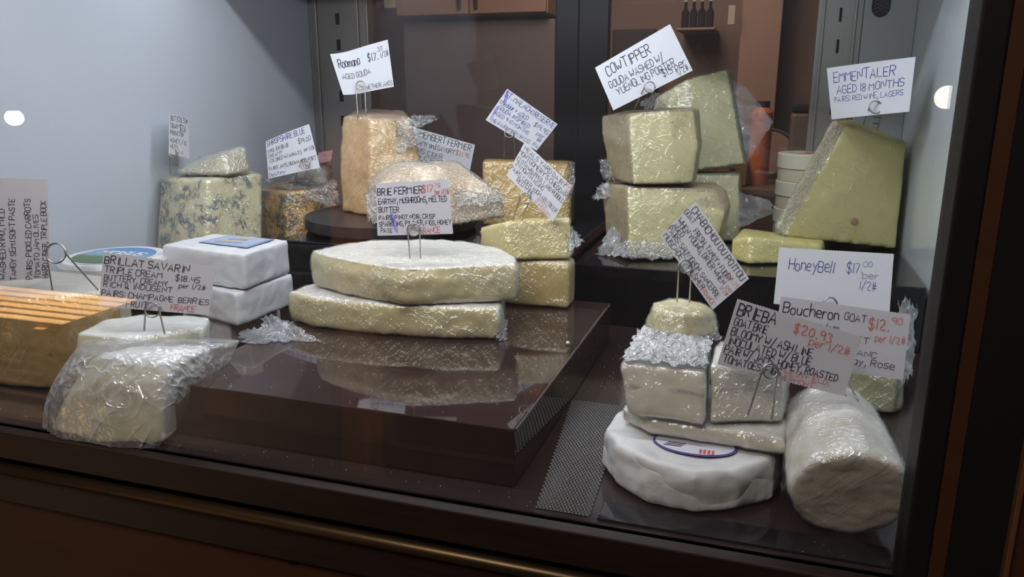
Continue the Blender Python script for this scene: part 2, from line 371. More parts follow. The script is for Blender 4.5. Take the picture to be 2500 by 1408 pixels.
# front rail and base under the glass
XA, XB = -1.6, .52
t = box('trim_1', (XA, YG-.018, -.036), (XB, YG+.004, 0), M_rail, None, .002); struct(t); t['label'] = 'dark wooden rail under the front glass'
box('groove_board', (XA, YG-.006, -.052), (XB, YG+.004, -.036), M_black, t)
bm = bmesh.new(); add_tube(bm, [Vector((XA, YG-.014, -.052)), Vector((-.3, YG-.014, -.052)), Vector((XB, YG-.014, -.052))], .0075, 20)
t2 = struct(bmlink('trim_2', bm, M_bronze, None, True)); t2['label'] = 'thin bronze moulding below the dark rail'
t3 = struct(box('trim_3', (XA, YG-.014, -.098), (XB, YG+.004, -.056), M_rail, None, .0015)); t3['label'] = 'dark wooden apron under the bronze moulding'
wf = struct(box('wall_front', (XA, YG-.006, -.75), (XB, YG+.01, -.098), M_panel)); wf['label'] = 'brown panel below the display case'
c = P(717, 1362, -.125); c = PYp(717, 1362, YG-.006)
bm = bmesh.new()
bmesh.ops.create_uvsphere(bm, u_segments=18, v_segments=10, radius=.008)
for v in bm.verts: v.co.z *= .45
add_box(bm, (-.006, -.0008, .0026), (.006, .0008, .0042)); add_box(bm, (-.0008, -.006, .0026), (.0008, .006, .0042))
sc = bmlink('screw', bm, M_screw, None, True); sc.location = c; sc.rotation_euler = (math.pi/2, .4, 0)
tag(sc, 'small dark cross head screw in the brown lower panel', 'screw')
# front glass pane
g = struct(box('window_1', (XL, YG, .0), (XR, YG+.005, ZT), M_glass)); g['label'] = 'clear front glass of the display case'
# right post
pt = struct(box('trim_4', (.128, YG-.03, 0.0), (.147, YG+.012, ZT+.1), M_black, None, .002)); pt['label'] = 'black post at the end of the glass'
box('brown_band', (.147, YG-.0295, 0.0), (.158, YG+.011, ZT+.1), M_panel, pt)
box('black_face', (.158, YG-.0285, 0.0), (.196, YG+.011, ZT+.1), M_black, pt)
pt2 = struct(box('trim_5', (.196, YG-.036, 0.0), (.200, YG+.012, ZT+.1), M_edge, None, .001)); pt2['label'] = 'thin brown strip beside the black post'
pt3 = struct(box('wall_outer', (.200, YG-.03, 0.0), (XB, YG+.012, ZT+.1), M_panel)); pt3['label'] = 'dark brown panel beyond the post'
# back: steel uprights, glass doors, stile
def upright(xa, xb, nm, slots):
    o = struct(box(nm, (xa, YB-.012, 0), (xb, YB+.02, ZT), M_steel, None, .002))
    w = xb-xa
    box('flange', (xa+w*.10, YB-.018, 0), (xa+w*.16, YB-.0125, ZT), M_steel, o, .0015)
    box('flange', (xa+w*.80, YB-.018, 0), (xa+w*.86, YB-.0125, ZT), M_steel, o, .0015)
    for z in slots: box('slot', (xa+w*.47, YB-.0135, z-.013), (xa+w*.53, YB-.0105, z+.013), M_slot, o)
    return o
u1 = upright(XL, -.929, 'trim_6', [.56, .50, .44, .38, .32, .26]); u1['label'] = 'slotted grey steel upright at the left rear corner'
u2 = upright(.074, .158, 'trim_7', [.60, .54, .48, .42, .36, .30]); u2['label'] = 'slotted grey steel upright near the right rear corner'
# white plastic strip with an oval grille and a scale
M_strip = plain('grey_white_strip', (.36, .375, .38), .4, nscale=8, namt=.05)
st = struct(box('trim_8', (.158, YB-.016, 0), (XR, YB+.02, ZT), M_strip, None, .002)); st['label'] = 'white strip with an oval grille beside the steel upright'
def oval(cx, cz, rx, rz, y, n=40):
    pts = []
    for i in range(n):
        a = 2*math.pi*i/n; s = .012*(1 if math.sin(a) > 0 else -1)
        pts.append(Vector((cx+rx*math.cos(a), y, cz+rz*math.sin(a)+s*2)))
    return pts
def prism(name, pts, depth, mat, parent):
    bm = bmesh.new(); a = [bm.verts.new(p) for p in pts]; b = [bm.verts.new(p+Vector(depth)) for p in pts]; n = len(a)
    bm.faces.new(a); bm.faces.new(b[::-1])
    for i in range(n): bm.faces.new((a[i], b[i], b[(i+1) % n], a[(i+1) % n]))
    return bmlink(name, bm, mat, parent)
gr = prism('oval_grille', oval(.187, .575, .0165, .018, YB-.0165), (0, -.0012, 0), M_blackac, st)
bm = bmesh.new()
for k in range(-6, 7):
    for sgn in (1, -1):
        a = Vector((.187-.013, YB-.0185, .575+k*.007)); b = Vector((.187+.013, YB-.0185, .575+k*.007+sgn*.013))
        if abs(a.z-.575) < .036 and abs(b.z-.575) < .036: add_tube(bm, [a, b], .0005, 5)
bmlink('grille_wire', bm, M_steel, gr)
bm = bmesh.new()
for k in range(26): add_box(bm, (.196, YB-.0172, .15+k*.012), (.208 if k % 4 else .212, YB-.0163, .151+k*.012))
bmlink('printed_scale', bm, M_slot, st)
box('blue_square_print', (.196, YB-.0172, .27), (.210, YB-.0163, .288), plain('blue_print', (.05, .08, .35), .5), st)
# door frames and glass
stile = struct(box('trim_9', (-.471, YB+.004, 0), (-.351, YB+.03, ZT), M_doorframe, None, .002)); stile['label'] = 'wide dark stile between the two rear glass doors'
box('stile_groove', (-.420, YB+.0025, 0), (-.417, YB+.0045, ZT), M_slot, stile)
for k, (xa, xb, yy) in enumerate(((-.929, -.471, .012), (-.351, .074, .006))):
    d = struct(box('door_%d' % (k+1), (xa, YB+yy, .03), (xb, YB+yy+.005, ZT), M_glassb)); d['label'] = ('wide rear glass door beside the left upright', 'rear glass door beside the right upright')[k]
    box('bottom_rail', (xa, YB+yy-.004, 0.0), (xb, YB+yy+.01, .045), M_doorframe, d)
# ------------------------------------------------------------------ shop behind the rear doors
YW = 3.05
M_shopw = plain('shop_brown_wall', (.22, .145, .115), .7, nscale=4, namt=.15)
M_shopd = plain('shop_dark', (.035, .026, .026), .6, nscale=6, namt=.2)
M_tan = plain('shop_tan', (.36, .22, .155), .6, nscale=6, namt=.12)
M_cream = plain('shop_cream', (.5, .42, .32), .6)
M_orange = plain('shop_orange', (.72, .20, .06), .5)
sw = struct(box('wall_back', (-2.6, YW, -.8), (1.6, YW+.05, 1.8), M_shopw)); sw['label'] = 'brown wall of the shop behind the rear doors'
def wbox(name, x0, y0, x1, y1, Y, dep, mat, label, cat, bev=.004):
    a = PYp(x0, y1, Y); b = PYp(x1, y0, Y)
    o = box(name, (a.x, Y, a.z), (b.x, Y+dep, b.z), mat, None, bev); tag(o, label, cat); return o
cb = wbox('wall_cabinet', 970, -160, 1340, 43, 2.75, .298, M_tan, 'tan wall cabinet seen through the left rear glass door', 'cabinet')
a = PYp(970, 43, 2.75); b = PYp(1340, -160, 2.75)
for k in range(2):
    w = (b.x-a.x)/2
    dr = box('cabinet_door', (a.x+k*w+.004, 2.735, a.z+.004), (a.x+(k+1)*w-.004, 2.7495, b.z-.004), M_tan, cb, .003)
    box('handle', (a.x+(k*w+w*(.86 if k == 0 else .08)), 2.722, a.z+.02), (a.x+(k*w+w*(.90 if k == 0 else .12)), 2.735, a.z+.1), M_bronze, dr, .002)
sg = wbox('notice_card', 938, -30, 970, 20, 2.74, .006, M_cream, 'small cream notice beside the tan wall cabinet', 'notice', .001)
wbox('tall_cupboard', 1000, 45, 1355, 560, 2.80, .248, plain('cupboard_grey', (.20, .165, .17), .5, nscale=5), 'dull grey brown cupboard below the tan wall cabinet', 'cupboard')
wbox('dark_doorway_panel', 1480, 70, 1600, 600, 2.9, .148, M_shopd, 'tall dark panel on the brown shop wall', 'panel')
wbox('tan_column', 1790, -200, 1930, 330, 2.85, .198, M_tan, 'tan column on the shop wall seen through the right rear door', 'column')
n2 = wbox('wall_notice', 1776, 12, 1796, 60, 2.80, .006, M_cream, 'small cream notice stuck beside the tan column', 'notice', .001)
shf = wbox('wall_shelf', 1650, 66, 1745, 74, 2.80, .248, M_tan, 'short tan shelf holding small dark bottles', 'shelf', .002)
zz = PYp(1690, 66, 2.85).z
M_bot = plain('dark_bottle_glass', (.03, .02, .018), .2, .5)
for k, px in enumerate((1672, 1692, 1712, 1732)):
    p = PYp(px, 66, 2.86); bm = bmesh.new(); add_cyl(bm, (p.x, 2.86), .013, zz, zz+.05, 16); add_cyl(bm, (p.x, 2.86), .013, zz+.05, zz+.062, 16, .005); add_cyl(bm, (p.x, 2.86), .005, zz+.062, zz+.082, 12)
    o = bmlink('bottle', bm, M_bot); tag(o, 'small dark bottle on the short tan shelf behind the rear door', 'bottle', 'bottles on the wall shelf')
    o2 = bmesh.new(); add_cyl(o2, (p.x, 2.86), .006, zz+.082, zz+.09, 12); bmlink('cap', o2, M_cream, o)
# rear counter and what stands on it
ct = tag(box('rear_counter', (-1.9, 2.35, -.75), (1.2, 2.7, .12), plain('counter_brown', (.16, .085, .055), .4, nscale=6), None, .006), 'brown counter in the shop behind the rear doors', 'counter')
p = PYp(1860, 300, 2.45)
bm = bmesh.new(); add_cyl(bm, (p.x, 2.45), .030, .121, .33, 28); add_cyl(bm, (p.x, 2.45), .030, .33, .345, 28, .018)
can = tag(bmlink('orange_canister', bm, M_orange), 'tall orange canister on the rear counter', 'canister')
bm = bmesh.new(); add_cyl(bm, (p.x, 2.45), .019, .345, .362, 24); bmlink('lid', bm, M_shopd, can)
p = PYp(1890, 245, 2.62)
bm = bmesh.new(); add_cyl(bm, (0, 0), .075, 0, .012, 40); 
pl = bmlink('round_board', bm, M_tan); pl.location = (p.x, 2.62, .121+.08); pl.rotation_euler = (math.pi/2-.15, 0, 0); tag(pl, 'round tan board leaning upright on the rear counter', 'board')
bm = bmesh.new(); bmesh.ops.create_circle(bm, cap_ends=False, radius=.07, segments=40)
pts = [Vector((.07*math.cos(q), .07*math.sin(q), .012)) for q in [2*math.pi*i/40 for i in range(41)]]; bm.free(); bm = bmesh.new(); add_tube(bm, pts, .004, 6); bmlink('rim', bm, M_shopd, pl)
p = PYp(1960, 258, 2.5)
rb = tag(box('black_receipt_printer', (p.x-.03, 2.45, .121), (p.x+.05, 2.55, .33), plain('printer_grey', (.2, .14, .11), .5), None, .01), 'grey brown machine with black top on the rear counter', 'machine')
box('top', (p.x-.03, 2.45, .3305), (p.x+.05, 2.55, .352), M_slot, rb, .006)
p = PYp(1800, 395, 2.42)
bx = tag(box('card_box', (p.x-.05, 2.38, .121), (p.x+.03, 2.44, .20), plain('box_tan', (.32, .2, .1), .6), None, .003), 'small tan carton beside the orange canister', 'carton')
bm = bmesh.new(); add_cyl(bm, (0, 0), .012, 0, .0012, 24); s_ = bmlink('round_sticker', bm, M_shopd, bx); s_.location = (p.x-.01, 2.3795, .16); s_.rotation_euler = (math.pi/2, 0, 0)
# ------------------------------------------------------------------ customer side, seen only as reflections in the front glass
M_wood = plain('warm_wood', (.50, .24, .10), .5, nscale=10, namt=.2, stretch=(1, 1, .2))
M_slat = plain('pale_wood_slat', (.62, .44, .25), .45, nscale=10, namt=.15, stretch=(.2, 2, 2))
ZF = -1.0
struct(box('floor_front', (-5, -3.2, ZF-.03), (2.2, YG-.02, ZF), plain('dark_floor', (.03, .02, .016), .5)))
struct(box('wall_front_room', (-5, -3.25, ZF), (2.2, -3.2, 2.0), plain('front_room_wall', (.05, .034, .026), .7)))
cl = tag(box('wooden_column', (-1.09, -.57, ZF), (-1.0, -.48, 2.0), M_wood, None, .01), 'warm brown wooden column on the customer side facing the glass', 'column')
bn = empty('slatted_bench', (-3.55, -1.43, ZF)); tag(bn, 'pale slatted wooden bench on the customer side', 'bench')
for k in range(6): child(box('slat', (-4.3, -1.68+k*.078, -.645), (-2.93, -1.68+k*.078+.052, -.62), M_slat, None, .004), bn)
for x in (-4.2, -3.05):
    child(box('cross_rail', (x-.03, -1.69, -.69), (x+.03, -1.21, -.6455), M_wood, None, .004), bn)
    for y in (-1.66, -1.27): child(box('leg', (x-.025, y, ZF), (x+.025, y+.05, -.69), M_wood, None, .004), bn)
def emis(name, col, st):
    m, nt, out = newmat(name); e = N(nt, 'ShaderNodeEmission'); e.inputs[0].default_value = (*col, 1); e.inputs[1].default_value = st; L(nt, e.outputs[0], out.inputs[0]); return m
def globe(name, loc, r, mat, parent):
    bm = bmesh.new(); bmesh.ops.create_uvsphere(bm, u_segments=24, v_segments=14, radius=r); o = bmlink(name, bm, mat, None, True); o.location = Vector(loc)-Vector(parent.location); o.parent = parent; return o
pd = empty('pendant_lamp', (-3.22, -1.4, .27)); tag(pd, 'small globe pendant lamp hanging above the slatted bench', 'lamp')
globe('bulb', (-3.22, -1.4, .27), .035, emis('lamp_glow_warm', (1, .80, .55), 30), pd)
bm = bmesh.new(); add_tube(bm, [Vector((-3.22, -1.4, .30)), Vector((-3.22, -1.4, 2.0))], .004); child(bmlink('cord', bm, M_black), pd)
bm = bmesh.new(); add_cyl(bm, (-3.22, -1.4), .018, .30, .35, 20); child(bmlink('socket', bm, M_black), pd)
pl_ = bpy.data.lights.new('pendant_light', 'SPOT'); pl_.spot_size = 2.3; pl_.spot_blend = .6; pl_.energy = 420; pl_.color = (1, .74, .46); pl_.shadow_soft_size = .03
po = bpy.data.objects.new('pendant_light', pl_); COL.objects.link(po); po.location = (-3.22, -1.4, .21)
fl = empty('floor_lamp', (.463, -1.2, ZF)); tag(fl, 'slim floor lamp with a small round globe on the customer side', 'lamp')
globe('globe', (.463, -1.2, .374), .032, emis('lamp_glow_white', (1, .93, .82), 14), fl)
bm = bmesh.new(); add_tube(bm, [Vector((.463, -1.2, ZF+.02)), Vector((.463, -1.2, .345))], .008); child(bmlink('pole', bm, M_black), fl)
bm = bmesh.new(); add_cyl(bm, (.463, -1.2), .11, ZF+.0005, ZF+.02, 32); child(bmlink('base', bm, M_black), fl)
sp_ = bpy.data.lights.new('column_spot', 'SPOT'); sp_.energy = 38; sp_.color = (1, .62, .34); sp_.spot_size = 1.3; sp_.shadow_soft_size = .05  # unseen spot added so that the column shows up in the glass
so_ = bpy.data.objects.new('column_spot', sp_); COL.objects.link(so_); so_.location = (-.62, -.06, .55); so_.rotation_euler = (Vector((-1.045, -.5, -.5))-Vector(so_.location)).to_track_quat('-Z', 'Y').to_euler()
# ------------------------------------------------------------------ display blocks inside the case
ZP, ZR, ZC, ZL = .065, .105, .13, .03
pf = box('display_platform', (-.652, .692, .0005), (-.222, 1.195, ZP), M_acryl, None, .0015)
tag(pf, 'low wide glossy brown acrylic platform under the two brie halves', 'platform')
box('polished_edge', (-.2225, .696, ZP-.004), (-.2212, 1.19, ZP-.0005), M_edgeac, pf)
rs = box('display_block', (-.307, 1.285, .0005), (.246, 1.70, ZR), M_blackac, None, .002); tag(rs, 'glossy black acrylic block carrying the gouda and the big yellow wedge', 'display block')
rs = box('display_block', (-.845, 1.205, .0005), (-.312, 1.70, ZC), M_blackac, None, .002); tag(rs, 'glossy black acrylic block carrying the round black turntable', 'display block')
rs = box('display_block', (-1.086, 1.22, .0005), (-.862, 1.70, ZL), M_blackac, None, .002); tag(rs, 'low black acrylic block under the two blue cheeses', 'display block')
rs = box('display_block', (-1.082, .935, .0005), (-.935, 1.07, .08), M_blackac, None, .002); tag(rs, 'small black acrylic block under the round cheese with blue label', 'display block')
# round turntable
DC = (-.701, 1.385)
tt = empty('turntable', (DC[0], DC[1], ZC)); tag(tt, 'round matte black turntable on a black acrylic block', 'turntable')
bm = bmesh.new(); add_cyl(bm, DC, .11, ZC+.0005, ZC+.006, 48); child(bmlink('base', bm, M_blackac), tt)
bm = bmesh.new(); add_cyl(bm, DC, .166, ZC+.006, ZC+.009, 72, .168); add_cyl(bm, DC, .168, ZC+.009, ZC+.028, 72); child(bmlink('plate', bm, M_disc, None), tt)
ZD = ZC+.0285
pt_ = box('acrylic_plate', (-.128, .657, .0004), (.215, .690, .0028), M_blackac, None, .0006); tag(pt_, 'thin dark acrylic plate in front of the round paper cheese', 'plate')
# woven mesh strip on the floor
ms = empty('mesh_strip', (-.18, .8, 0)); tag(ms, 'narrow strip of dark woven mesh on the case floor beside the platform', 'mesh')
def strip_x(y, s): 
    k = (y-.66)/(.94-.66)
    return (-.190-.031*k) if s == 0 else (-.136-.014*k)
prism_pts = [Vector((strip_x(.66, 0), .66, .0004)), Vector((strip_x(.66, 1), .66, .0004)), Vector((strip_x(.94, 1), .94, .0004)), Vector((strip_x(.94, 0), .94, .0004))]
child(prism('backing', prism_pts, (0, 0, .0006), M_floor, None), ms)
bm = bmesh.new(); y = .662; r_ = 0
while y < .938:
    x0 = strip_x(y, 0); x1 = strip_x(y, 1); n = 15
    for i in range(n):
        x = x0+(x1-x0)*(i+.25+.5*(r_ % 2))/n
        z = .001; w = (x1-x0)/n*.40; dd = .0016
        vs = [bm.verts.new(q) for q in ((x-w, y-dd, z), (x+w, y-dd, z), (x+w, y+dd, z), (x-w, y+dd, z), (x-w*.5, y, z+.0012), (x+w*.5, y, z+.0012))]
        for f in ((0, 1, 5, 4), (2, 3, 4, 5), (1, 2, 5), (3, 0, 4)): bm.faces.new([vs[k] for k in f])
    y += .0042; r_ += 1
o = child(bmlink('weave', bm, M_mesh), ms); o['kind'] = 'stuff'
# ------------------------------------------------------------------ cheeses
def arc(c, r, a0, a1, n): return [(c[0]+r*math.cos(math.radians(a0+(a1-a0)*i/n)), c[1]+r*math.sin(math.radians(a0+(a1-a0)*i/n))) for i in range(n+1)]
def ring(pts, z): return [Vector((x, y, z)) for x, y in pts]
def scale_pts(pts, s, c=None):
    cx = sum(p[0] for p in pts)/len(pts); cy = sum(p[1] for p in pts)/len(pts)
    return [(cx+(x-cx)*s, cy+(y-cy)*s) for x, y in pts]
G = .0012   # resting gap so that the wrap does not sink into what carries it
# two brie halves
fp = arc((-.492, .955), .162, 0, 180, 24) + [(-.655, .948), (-.60, .928), (-.50, .925), (-.40, .938), (-.332, .958)]
b1 = organic('brie_half', [ring(scale_pts(fp, .985), ZP+G), ring(fp, ZP+.012), ring(fp, ZP+.034), ring(scale_pts(fp, .985), ZP+.046)], M_brie, .0036, 2, .0016, 40, [(0, -1, .1), (.1, -1, -.1), (-.5, -1, 0)], ZP+.0006, M_film, .003, 60)
tag(b1, 'lower brie half with a flat cut face lying on the brown platform', 'cheese')
fp = arc((-.475, .963), .163, 8, 172, 24) + [(-.637, .985), (-.60, .962), (-.52, .935), (-.455, .922), (-.40, .945), (-.315, .99)]
zb = ZP+.049
def sag(p): return -.004*sstep(p.z, zb+.03, zb+.05)*sstep(-p.y, -.99, -.93)
b2 = organic('brie_half', [ring(scale_pts(fp, .97), zb), ring(fp, zb+.012), ring(fp, zb+.036), ring(scale_pts(fp, .975), zb+.052)], M_brie, .0036, 2, .0018, 38, [(0, -1, .1), (.5, -1, 0), (-.5, -1, 0)], zb, M_film, .003, 60, dent=sag)
tag(b2, 'upper brie half with white rind and price card lying on the other half', 'cheese')
sheet('wrap_tail', [PD(592, 815, 1.10), PD(700, 775, 1.12), PD(720, 840, 1.06), PD(600, 880, 1.05)], M_filmh, b1, amp=.006, freq=70, edge=.25, zmin=ZP+.0012)
sheet('wrap_tail', [PD(640, 770, 1.13), PD(720, 790, 1.09), PD(800, 838, 1.055), PD(650, 862, 1.06)], M_filmh, b1, 30, 20, amp=.005, freq=60, edge=.2, zmin=ZP+.0012)
sheet('wrap_tail', [PD(1222, 775, 1.08), PD(1236, 780, 1.09), PD(1240, 832, 1.07), PD(1210, 832, 1.055)], M_filmh, b1, 14, 14, amp=.004, freq=90, edge=.2, zmin=ZP+.0012)
# cheddar block and wedge
fp = [(-.46, 1.128), (-.277, 1.138), (-.280, 1.19), (-.47, 1.19)]
zt = ZP+.073
ck = organic('cheddar_block', [ring(fp, ZP+G), ring(fp, ZP+.066), ring(scale_pts(fp, .97), zt)], M_ched, .004, 2, .0008, 30, [(0, -1, 0), (1, 0, 0)], ZP+.0006, M_film, .002, 60)
tag(ck, 'pale yellow cheddar block standing behind the brie on the brown platform', 'cheese')
zw = zt+.0035
b_ = [Q(1172, zw, 1.245), Q(1240, zw, 1.205), Q(1396, zw, 1.215), Q(1380, zw, 1.265), Q(1260, zw, 1.27)]
t_ = [PD(1170, 556, 1.245), PD(1238, 543, 1.205), PD(1393, 532, 1.215), PD(1380, 528, 1.265), PD(1262, 534, 1.27)]
cw = organic('cheddar_wedge', [b_, t_], M_chedw, .0036, 2, .0008, 40, [(.15, -1, 0)], zw-.002, M_film, .003, 80)
tag(cw, 'small bright yellow cheddar wedge on top of the cheddar block', 'cheese')
sheet('wrap_tail', [PD(1380, 545, 1.225), PD(1402, 560, 1.23), PD(1426, 590, 1.22), PD(1385, 625, 1.20)], M_filmh, cw, 18, 16, .005, 90, .25)
sheet('wrap_tail', [PD(1166, 575, 1.24), PD(1180, 580, 1.22), PD(1185, 610, 1.22), PD(1155, 590, 1.24)], M_films, cw, 10, 10, .003, 90, .2)
# golden cheese on the centre block
b_ = [Q(1178, ZC+G, 1.56), Q(1395, ZC+G, 1.56), Q(1402, ZC+G, 1.64), Q(1185, ZC+G, 1.66)]
t_ = [PD(1178, 392, 1.56), PD(1392, 398, 1.56), PD(1402, 392, 1.64), PD(1185, 386, 1.66)]
ml = organic('golden_cheese_block', [b_, t_], M_mal, .005, 2, .001, 30, [(-.3, -1, 0)], ZC+.0005, M_films, .002, 50)
tag(ml, 'golden yellow block of firm cheese behind the wrapped wedge and turntable', 'cheese')
b_ = [Q(1396, ZC+G, 1.50), Q(1404, ZC+G, 1.54)]
sheet('wrap_tail', [PD(1385, 400, 1.555), PD(1402, 395, 1.56), PD(1404, 440, 1.55), PD(1388, 520, 1.55)], M_filmh, ml, 12, 16, .004, 80, .2)
# aged orange wedge on the turntable
b_ = [Q(836, ZD+G, 1.56), Q(905, ZD+G, 1.50), Q(1028, ZD+G, 1.55), Q(1000, ZD+G, 1.66), Q(870, ZD+G, 1.65)]
m_ = [PD(830, 400, 1.56), PD(905, 400, 1.50), PD(1028, 400, 1.55), PD(1000, 400, 1.66), PD(870, 400, 1.65)]
t_ = [PD(838, 283, 1.56), PD(905, 290, 1.51), PD(1002, 290, 1.55), PD(985, 268, 1.66), PD(885, 264, 1.65)]
rm = organic('aged_gouda_wedge', [b_, m_, t_], M_room, .0045, 2, .0022, 35, [(-.7, -.7, 0), (.4, -.9, 0), (.95, .2, 0)], ZD+.0005, M_film, .0032, 60)
tag(rm, 'tall orange brown aged gouda wedge standing on the turntable', 'cheese')
sheet('wrap_tail', [PD(955, 300, 1.535), PD(1012, 282, 1.53), PD(1035, 345, 1.53), PD(960, 380, 1.53)], M_filmh, rm, 22, 22, .005, 70, .25)
sheet('wrap_twist', [PD(1005, 283, 1.54), PD(1060, 281, 1.535), PD(1070, 290, 1.535), PD(1012, 318, 1.54)], M_filmh, rm, 18, 12, .004, 90, .2)
# cream-orange lump on the turntable front
b_ = [Q(905, ZD+G, 1.44), Q(930, ZD+G, 1.415), Q(1100, ZD+G, 1.40), Q(1232, ZD+G+.012, 1.42), Q(1200, ZD+G+.01, 1.475), Q(950, ZD+G, 1.49)]
m_ = [PD(898, 450, 1.44), PD(925, 450, 1.405), PD(1095, 455, 1.395), PD(1222, 478, 1.42), PD(1190, 455, 1.475), PD(950, 440, 1.49)]
t_ = [PD(940, 408, 1.45), PD(960, 405, 1.425), PD(1080, 400, 1.42), PD(1130, 408, 1.43), PD(1110, 394, 1.465), PD(980, 394, 1.48)]
bl = organic('cream_cheese_wedge', [b_, m_, t_], M_bloom, .0042, 3, .002, 35, [(0, -1, 0), (0, -.7, .5)], ZD+.0005, M_filmh, .0045, 60)
tag(bl, 'sloping cream and orange wedge in crumpled film at the turntable front', 'cheese')
sheet('wrap_tail', [PD(893, 470, 1.40), PD(935, 470, 1.39), PD(930, 552, 1.385), PD(898, 540, 1.39)], M_filmh, bl, 20, 26, .004, 95, .2)
sheet('wrap_tail', [PD(1110, 470, 1.39), PD(1215, 460, 1.40), PD(1242, 492, 1.40), PD(1110, 508, 1.385)], M_filmh, bl, 26, 16, .004, 80, .2)
# gouda pair and others on the right block
def block(name, bot, top, mat, vox, cuts, zmin, wrap, label, amp=.001, **kw):
    return tag(organic(name, [bot, top], mat, vox, 3, amp, 35, cuts, zmin, wrap, **kw), label, 'cheese')
zg = ZR+G
b_ = [Q(1484, zg, 1.47), Q(1536, zg, 1.37), Q(1640, zg, 1.375), Q(1735, zg, 1.39), Q(1762, zg, 1.42), Q(1750, zg, 1.50), Q(1520, zg, 1.54)]
m_ = [PD(1470, 470, 1.47), PD(1534, 520, 1.37), PD(1640, 500, 1.375), PD(1770, 520, 1.39), PD(1784, 500, 1.42), PD(1765, 480, 1.50), PD(1520, 470, 1.54)]
t_ = [PD(1472, 446, 1.47), PD(1532, 456, 1.375), PD(1640, 456, 1.38), PD(1745, 462, 1.40), PD(1770, 462, 1.42), PD(1750, 446, 1.50), PD(1525, 438, 1.54)]
zt2 = t_[1].z
g1 = tag(organic('gouda_piece', [b_, m_, t_], M_gouda, .0042, 2, .0008, 30, [(.12, -1, 0), (.4, -1, 0), (.7, -1, 0)], ZR+.0005, M_films, .0022, 40, ct=(.80, .93)), 'larger lower gouda piece wrapped in film on the black block', 'cheese')
zq = zt2+.005
b_ = [Q(1492, zq, 1.45), Q(1548, zq, 1.37), Q(1640, zq, 1.375), Q(1690, zq, 1.39), Q(1700, zq, 1.43), Q(1680, zq, 1.49), Q(1540, zq, 1.51)]
m_ = [PD(1470, 330, 1.45), PD(1541, 360, 1.37), PD(1640, 350, 1.375), PD(1704, 360, 1.39), PD(1714, 350, 1.43), PD(1690, 330, 1.49), PD(1530, 330, 1.51)]
t_ = [PD(1468, 284, 1.45), PD(1538, 277, 1.375), PD(1640, 268, 1.38), PD(1692, 264, 1.40), PD(1708, 268, 1.43), PD(1680, 262, 1.49), PD(1530, 270, 1.51)]
g2 = tag(organic('gouda_piece', [b_, m_, t_], M_gouda, .004, 2, .0008, 30, [(.12, -1, 0), (.4, -1, 0), (.7, -1, 0)], None, M_films, .0022, 40, ct=(.80, .93)), 'upper gouda piece stacked on the larger gouda and carrying a card', 'cheese')
sheet('wrap_tail', [PD(1462, 392, 1.44), PD(1486, 388, 1.43), PD(1500, 440, 1.42), PD(1470, 436, 1.44)], M_filmh, g2, 16, 16, .005, 90, .25)
sheet('wrap_tail', [PD(1455, 455, 1.46), PD(1486, 440, 1.45), PD(1500, 480, 1.43), PD(1448, 490, 1.47)], M_bag, g1, 16, 16, .004, 60, .2)
sheet('wrap_tail', [PD(1478, 575, 1.45), PD(1500, 540, 1.44), PD(1545, 628, 1.35), PD(1452, 628, 1.42)], M_bag, g1, 18, 18, .004, 60, .2, zmin=ZR+.001)
sheet('wrap_tail', [PD(1520, 585, 1.365), PD(1640, 590, 1.36), PD(1650, 632, 1.355), PD(1530, 632, 1.355)], M_filmh, g1, 26, 14, .003, 80, .15, zmin=ZR+.001)
# pale piece at the back and the tall wedge leaning on it
b_ = [Q(1690, zg, 1.53), Q(1806, zg, 1.53), Q(1812, zg, 1.62), Q(1690, zg, 1.64)]
t_ = [PD(1690, 424, 1.53), PD(1806, 424, 1.53), PD(1812, 418, 1.62), PD(1690, 416, 1.64)]
pb = block('pale_cheese_block', b_, t_, M_pale, .0045, [(0, -1, 0)], ZR+.0005, M_films, 'pale cheese block with dull rind behind the lower gouda', wamp=.003)
zq2 = max(v.z for v in t_)+.004
b_ = [Q(1560, zq2, 1.56), PD(1690, 424, 1.535), PD(1820, 402, 1.555), PD(1826, 396, 1.60), Q(1580, zq2, 1.64)]
for i in (0, 1, 2, 3, 4): b_[i].z = max(b_[i].z, zq2)
t_ = [PD(1600, 240, 1.56), PD(1680, 192, 1.545), PD(1778, 168, 1.555), PD(1788, 172, 1.60), PD(1612, 230, 1.64)]
tw = tag(organic('pale_cheese_wedge', [b_, t_], M_pale, .0045, 2, .0008, 30, [(-.2, -1, .2)], None, M_films, .003, 35), 'tall pale wedge in a clear bag leaning behind the upper gouda', 'cheese')
sheet('bag_flap', [PD(1784, 190, 1.57), PD(1825, 215, 1.57), PD(1888, 297, 1.57), PD(1824, 398, 1.57)], M_bag2, tw, 24, 24, .002, 22, .03)
sheet('bag_flap', [PD(1798, 470, 1.5), PD(1880, 490, 1.5), PD(1892, 520, 1.49), PD(1800, 560, 1.46)], M_bag2, pb, 24, 18, .004, 30, .1)
sheet('bag_flap', [PD(1560, 250, 1.545), PD(1605, 225, 1.545), PD(1630, 262, 1.545), PD(1575, 268, 1.545)], M_filmh, tw, 16, 12, .005, 70, .15)
